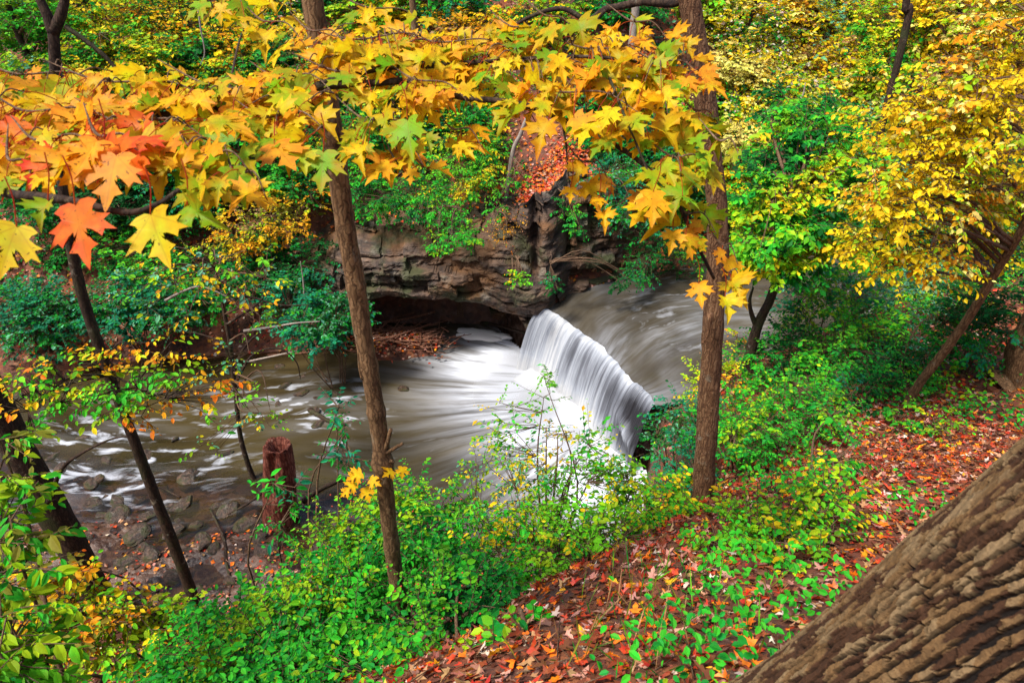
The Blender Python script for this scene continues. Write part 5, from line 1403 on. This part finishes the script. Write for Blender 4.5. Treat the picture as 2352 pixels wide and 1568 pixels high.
for k, (a, b, c, rad_, lb) in enumerate(D_):
    ps_ = []
    for (x, y) in (a, b, c):
        p_ = hit(x, y)
        if k < 4: p_ = atz(x, y, .42)
        p_ = np.array([p_[0], p_[1], max(p_[2], -.02) + rad_ * .8]); ps_.append(p_)
    s_ = MB(); s_.tube(spline(ps_, 24), np.linspace(rad_, rad_ * .55, 24), 9, .3, k + 2)
    o = s_.build('driftwood_stick', M['drift'] if k < 5 else M['bark_dark'], base=ps_[0]); tag(o, lb, 'driftwood', 'driftwood and fallen sticks')

# ------------------------------------------------------------------ rocks
import bmesh


def rock_mesh(seed):
    bm = bmesh.new(); bmesh.ops.create_icosphere(bm, subdivisions=4, radius=1.0)
    V = np.array([v.co for v in bm.verts]); rr_ = np.random.default_rng(seed)
    for _ in range(9):                                      # cut flat facets
        d = unit(rr_.normal(size=3)); h_ = rr_.uniform(.55, .9)
        k = V @ d; V = V - np.clip(k - h_, 0, 9)[:, None] * d * .9
    V = V * (1 + .22 * (noise3(V + 5, .5, seed)[:, None] - .5)) * np.array([1, .8, .5])
    for v, c in zip(bm.verts, V): v.co = c
    me = bpy.data.meshes.new('river_rock'); bm.to_mesh(me); bm.free()
    me.polygons.foreach_set("use_smooth", np.ones(len(me.polygons), bool)); me.materials.append(M['rock'])
    return me


RM = [rock_mesh(k) for k in range(5)]
r = np.random.default_rng(9)
RK = [(415, 1265, .16, 'flat grey rock in the leafy shallows beside the slender trunk'), (350, 1275, .17, 'low grey rock left of the slender trunk foot'), (220, 1165, .16, 'angular brown rock at the edge of the left rapids'),
      (340, 1190, .14, 'mossy rock half sunk by the left shallows'), (930, 932, .14, 'small dark rock alone in the calm pool'), (740, 1010, .16, 'pale rounded rock beside the stranded log'),
      (470, 1250, .13, 'brown slab rock between slender trunk and forked stick'), (400, 1330, .15, 'rock at the foot of the slender trunk on its left'), (595, 1240, .14, 'rounded rock by the lavender puddle left end'),
      (650, 880, .14, 'dark rock splitting the white rapids'), (700, 900, .12, 'small wet rock in the middle of the white rapids'), (30, 915, .2, 'grey rock on the far shore at the left edge'),
      (590, 1320, .13, 'tan rock right of the forked stick'), (500, 1180, .1, 'small brown stone by the dark branch'), (300, 1240, .14, 'dark stone near the thick black trunk'), (720, 1270, .13, 'pale tan rock beside the puddle right end'),
      (450, 1360, .13, 'tan stone behind the slender trunk foot')]
for k, (x, y, s_, lb) in enumerate(RK):
    p_ = hit(x, y); p_[2] = max(p_[2], -.03)
    o = bpy.data.objects.new('river_rock', RM[k % 5]); COL.objects.link(o); o.location = p_ + [0, 0, s_ * .1]
    o.scale = np.array([1, 1, .9]) * s_ * 1.1; o.rotation_euler = (r.uniform(-.2, .2), r.uniform(-.2, .2), r.uniform(0, 6)); tag(o, lb, 'rock', 'rocks in the stream')
k = 0
while k < 150:
    x, y = r.uniform(-9.5, -1.6), r.uniform(5.8, 10.5)
    h_ = hh(x, y); d_ = y - float(near(np.array(x)))
    if not (-.24 < h_ < .16) or d_ > 4.4: continue
    s_ = r.uniform(.05, .15) if k % 6 else r.uniform(.16, .26)
    o = bpy.data.objects.new('river_stone', RM[k % 5]); COL.objects.link(o); o.location = (x, y, max(h_, -.05) + s_ * .1)
    o.scale = np.array([1, 1, .8]) * s_; o.rotation_euler = (r.uniform(-.3, .3), r.uniform(-.3, .3), r.uniform(0, 6)); tag(o, 'small wet brown stone strewn in the leafy shallows', 'stone', 'small stones of the near shallows'); k += 1

for k, (x, y, s_) in enumerate([(655, 885, .12), (690, 905, .15), (735, 915, .11), (720, 945, .13), (770, 905, .1), (640, 930, .1), (190, 1010, .14), (245, 1060, .13), (140, 1080, .15), (310, 1040, .1), (210, 1110, .16),
                                (330, 1110, .12), (400, 1010, .1), (470, 960, .09), (110, 1010, .12), (520, 1040, .12), (440, 1090, .14), (270, 1150, .15)]):
    p_ = atz(x, y, 0)
    o = bpy.data.objects.new('rapids_stone', RM[k % 5]); COL.objects.link(o); o.location = p_ + [0, 0, s_ * .05]
    o.scale = np.array([1.25, .95, .8]) * s_; o.rotation_euler = (r.uniform(-.3, .3), r.uniform(-.3, .3), r.uniform(0, 6)); tag(o, 'dark wet stone breaking the surface of the left rapids', 'stone', 'stones breaking the rapids')

# ------------------------------------------------------------------ fallen leaves, undergrowth, grass (past counting)
def scatter(n, x0, x1, y0, y1, r, cond):
    x = r.uniform(x0, x1, n); y = r.uniform(y0, y1, n); h_ = hgt(x, y); ok = cond(x, y, h_)
    return x[ok], y[ok], h_[ok]


def normals(x, y):
    e = .06
    return unit(np.stack([-(hgt(x + e, y) - hgt(x - e, y)) / (2 * e), -(hgt(x, y + e) - hgt(x, y - e)) / (2 * e), np.ones_like(x)], 1))


r = np.random.default_rng(15)
LIT = [(RE, 4), (OR, 2.2), (BR, 4), (TN_, 2.2), (PK, 2.2), (GO, .8), (WH, .7), ((.24, .05, .02), 4), ((.09, .03, .015), 3)]
parts_ = []
for (n, x0, x1, y0, y1, size, kind) in ((26000, -6, 9, -1, 11, .066, 'maple_lite'), (32000, -2.5, 5.5, .3, 7, .062, 'maple_lite'), (34000, -12, 12, 12, 22, .085, 'small'), (12000, 3, 14, 6, 18, .085, 'small'), (9000, -10, -1, 3.5, 9.0, .065, 'small')):
    def cond(x, y, h_):
        dn_ = near(x) - y; df_ = y - far(x)
        land = (dn_ > -.25) | (df_ > .05) | ((x < -1.5) & (h_ > -.02) & (dn_ > -3) & (r.random(len(x)) < .45))
        return land & (h_ > -.03) & (fbm(x * 1.3, y * 1.3, 3, 90) + r.uniform(-.2, .2, len(x)) > (.12 if size < .08 and x1 < 6 else .26))
    x, y, h_ = scatter(n, x0, x1, y0, y1, r, cond)
    m_ = len(x); Nn = unit(normals(x, y) + r.normal(0, .32, (m_, 3)))
    an = r.uniform(0, 2 * math.pi, m_); D = np.stack([np.cos(an), np.sin(an), r.normal(0, .2, m_)], 1)
    D = D - Nn * (D * Nn).sum(1)[:, None]
    L = size * r.uniform(.55, 1.3, m_)
    C = pick(LIT, m_, r)
    parts_.append(leaf_geo(np.stack([x, y, h_ + r.uniform(.004, .03, m_)], 1), D, Nn, L, L * r.uniform(.6, 1.0, m_), kind, C, None, r.uniform(-1.5, 2.0, m_)))
mb = MB()
for V, Q, T, C in parts_: mb.add(V, Q, T, C)
x = mc[0] - .15 + r.normal(0, .45, 700); y = mc[1] - .35 + r.normal(0, .24, 700)
V, Q, T, C = leaf_geo(np.stack([x, y, .12 + .26 * np.exp(-((x - mc[0]) / .8) ** 2 - ((y - mc[1] + .35) / .35) ** 2) + r.uniform(0, .06, 700)], 1), r.normal(size=(700, 3)) * [1, 1, .2], r.normal(0, .3, (700, 3)) + [0, 0, 1], .08, .06, 'small', pick(LIT, 700, r))
mb.add(V, Q, T, C)
# leaves lodged on the cliff top, thickest in the gully
cap = Vc[:, nz_ + 1:, :].reshape(-1, 3)
wgt_ = .25 + 2.2 * np.exp(-((cap[:, 0] - .9) / .9) ** 2)
ci = r.choice(len(cap), 5200, p=wgt_ / wgt_.sum()); m_ = len(ci)
L = .085 * r.uniform(.6, 1.3, m_)
V, Q, T, C = leaf_geo(cap[ci] + r.normal(0, .04, (m_, 3)) * [1, 1, 0] + [0, 0, .025], r.normal(size=(m_, 3)) * [1, 1, .3], r.normal(0, .3, (m_, 3)) + [0, -.4, 1], L, L * .75, 'small',
                      pick([(RE, 4), (OR, 4), (TN_, 1), ((.24, .05, .02), 2), (PK, 1)], m_, r))
mb.add(V, Q, T, C)
o = mb.build('fallen_leaves', M['litter'], smooth=False)
tag(o, 'carpet of red, orange and brown fallen leaves over both slopes', 'leaf litter', kind='stuff')

# fallen twigs among the leaves
mb = MB()
x, y, h_ = scatter(900, -3, 9, .3, 9, r, lambda x, y, h_: near(x) - y > .1)
m_ = len(x); an = r.uniform(0, math.pi, m_); ln = r.uniform(.08, .45, m_)
x2 = x + np.cos(an) * ln; y2 = y + np.sin(an) * ln; h2 = hgt(x2, y2)
mb.prisms(np.stack([x, y, h_ + .02], 1), np.stack([x2, y2, h2 + r.uniform(.01, .07, m_)], 1), r.uniform(.002, .006, m_), r.uniform(.001, .003, m_))
tag(mb.build('fallen_twigs', M['twig']), 'thin dry twigs lying among the fallen leaves', 'twigs', kind='stuff')

# low ground cover
mb = MB()
for (n, x0, x1, y0, y1, thr, pal, L) in ((2600, -8, 10, 12.5, 21, .50, 'green', .075), (900, 1.5, 9, 5.5, 12.5, .50, 'bright', .055), (1300, -4, 3, .8, 5.2, .46, 'bright', .038), (400, -8, -3, 2, 5.6, .52, 'yg', .05)):
    x, y, h_ = scatter(n, x0, x1, y0, y1, r, lambda x, y, h_: ((near(x) - y > .15) | (y - far(x) > .8)) & (fbm(x * .7 + 3, y * .7, 3, 95) > thr) & ~((x > 2.2) & (x < 5) & (y > 3.5) & (y < 6.4)))
    m_ = len(x); kq = 12
    B = np.repeat(np.stack([x, y, h_], 1)[:, None, :], kq, 1) + r.normal(0, .09, (m_, kq, 3)) * [1, 1, .3] + [0, 0, .14]
    B[:, :, 2] += r.uniform(-.06, .16, (m_, kq)); B = B.reshape(-1, 3)
    D = r.normal(size=(len(B), 3)) * [1, 1, .3] + [0, -.2, -.2]; N = r.normal(0, .35, (len(B), 3)) + [0, -.2, 1]
    k = noise3(B, .8, 5); k = (np.argsort(np.argsort(k)) + .5) / len(B)
    L_ = L * r.uniform(.6, 1.25, len(B))
    V, Q, T, C = leaf_geo(B, D, N, L_, L_ * .62, 'small' if L > .06 else 'oval', pick(P_[pal], len(B), r, k)); mb.add(V, Q, T, C)
o = mb.build('undergrowth', M['leaf'], smooth=False)
tag(o, 'low green plants growing through the fallen leaves', 'undergrowth', kind='stuff')

# grass blades on the near slope
mb = MB()
n = 300
cxs = np.array([hit(px, py)[:2] for px, py in ((1500, 1330), (1650, 1380), (1560, 1450), (1400, 1480), (1600, 1540), (1450, 1400))])
i = r.integers(len(cxs), size=n); xy = cxs[i] + r.normal(0, .22, (n, 2)); h_ = hgt(xy[:, 0], xy[:, 1])
B = np.column_stack([xy, h_]); D = r.normal(size=(n, 3)) * [.55, .55, 0] + [0, 0, 1]; L_ = r.uniform(.08, .24, n)
V, Q, T, C = leaf_geo(B, D, np.column_stack([r.normal(size=(n, 2)), np.full(n, .3)]), L_, np.full(n, .007), 'small', pick([(G, 3), (LG, 2), (TN_, 2), (OL, 2)], n, r), None, np.full(n, .03)); mb.add(V, Q, T, C)
o = mb.build('grass', M['leaf'], smooth=False); tag(o, 'wispy grass blades on the near leafy slope', 'grass', kind='stuff')

# ------------------------------------------------------------------ light
EL, AZ = math.radians(60), math.radians(235)      # azimuth the light comes from, clockwise from +Y
sun = bpy.data.lights.new('sun', 'SUN')
sun.energy = 2.4; sun.angle = math.radians(12); sun.color = (1.0, .95, .86)
so = bpy.data.objects.new('sun', sun); COL.objects.link(so)
so.location = (0, 0, 40)
dv = Vector((math.sin(AZ) * math.cos(EL), math.cos(AZ) * math.cos(EL), math.sin(EL)))
so.rotation_euler = dv.to_track_quat('Z', 'Y').to_euler()
world = bpy.data.worlds.new("World"); SC.world = world; world.use_nodes = True
nt = world.node_tree
bg = nt.nodes['Background']
sky = nt.nodes.new('ShaderNodeTexSky'); sky.sky_type = 'NISHITA'; sky.sun_disc = False
sky.sun_elevation = EL; sky.sun_rotation = AZ; sky.air_density = 1.0; sky.dust_density = 3.0; sky.ozone_density = 1.0
nt.links.new(sky.outputs[0], bg.inputs[0]); bg.inputs[1].default_value = .085

SC.view_settings.view_transform = 'Standard'; SC.view_settings.look = 'None'
SC.view_settings.exposure = 1.42; SC.view_settings.gamma = 1.0
cy = SC.cycles
cy.use_denoising = True
cy.max_bounces = 6; cy.diffuse_bounces = 3; cy.glossy_bounces = 2; cy.transmission_bounces = 4; cy.transparent_max_bounces = 6
cy.caustics_reflective = False; cy.caustics_refractive = False
cy.sample_clamp_indirect = 6
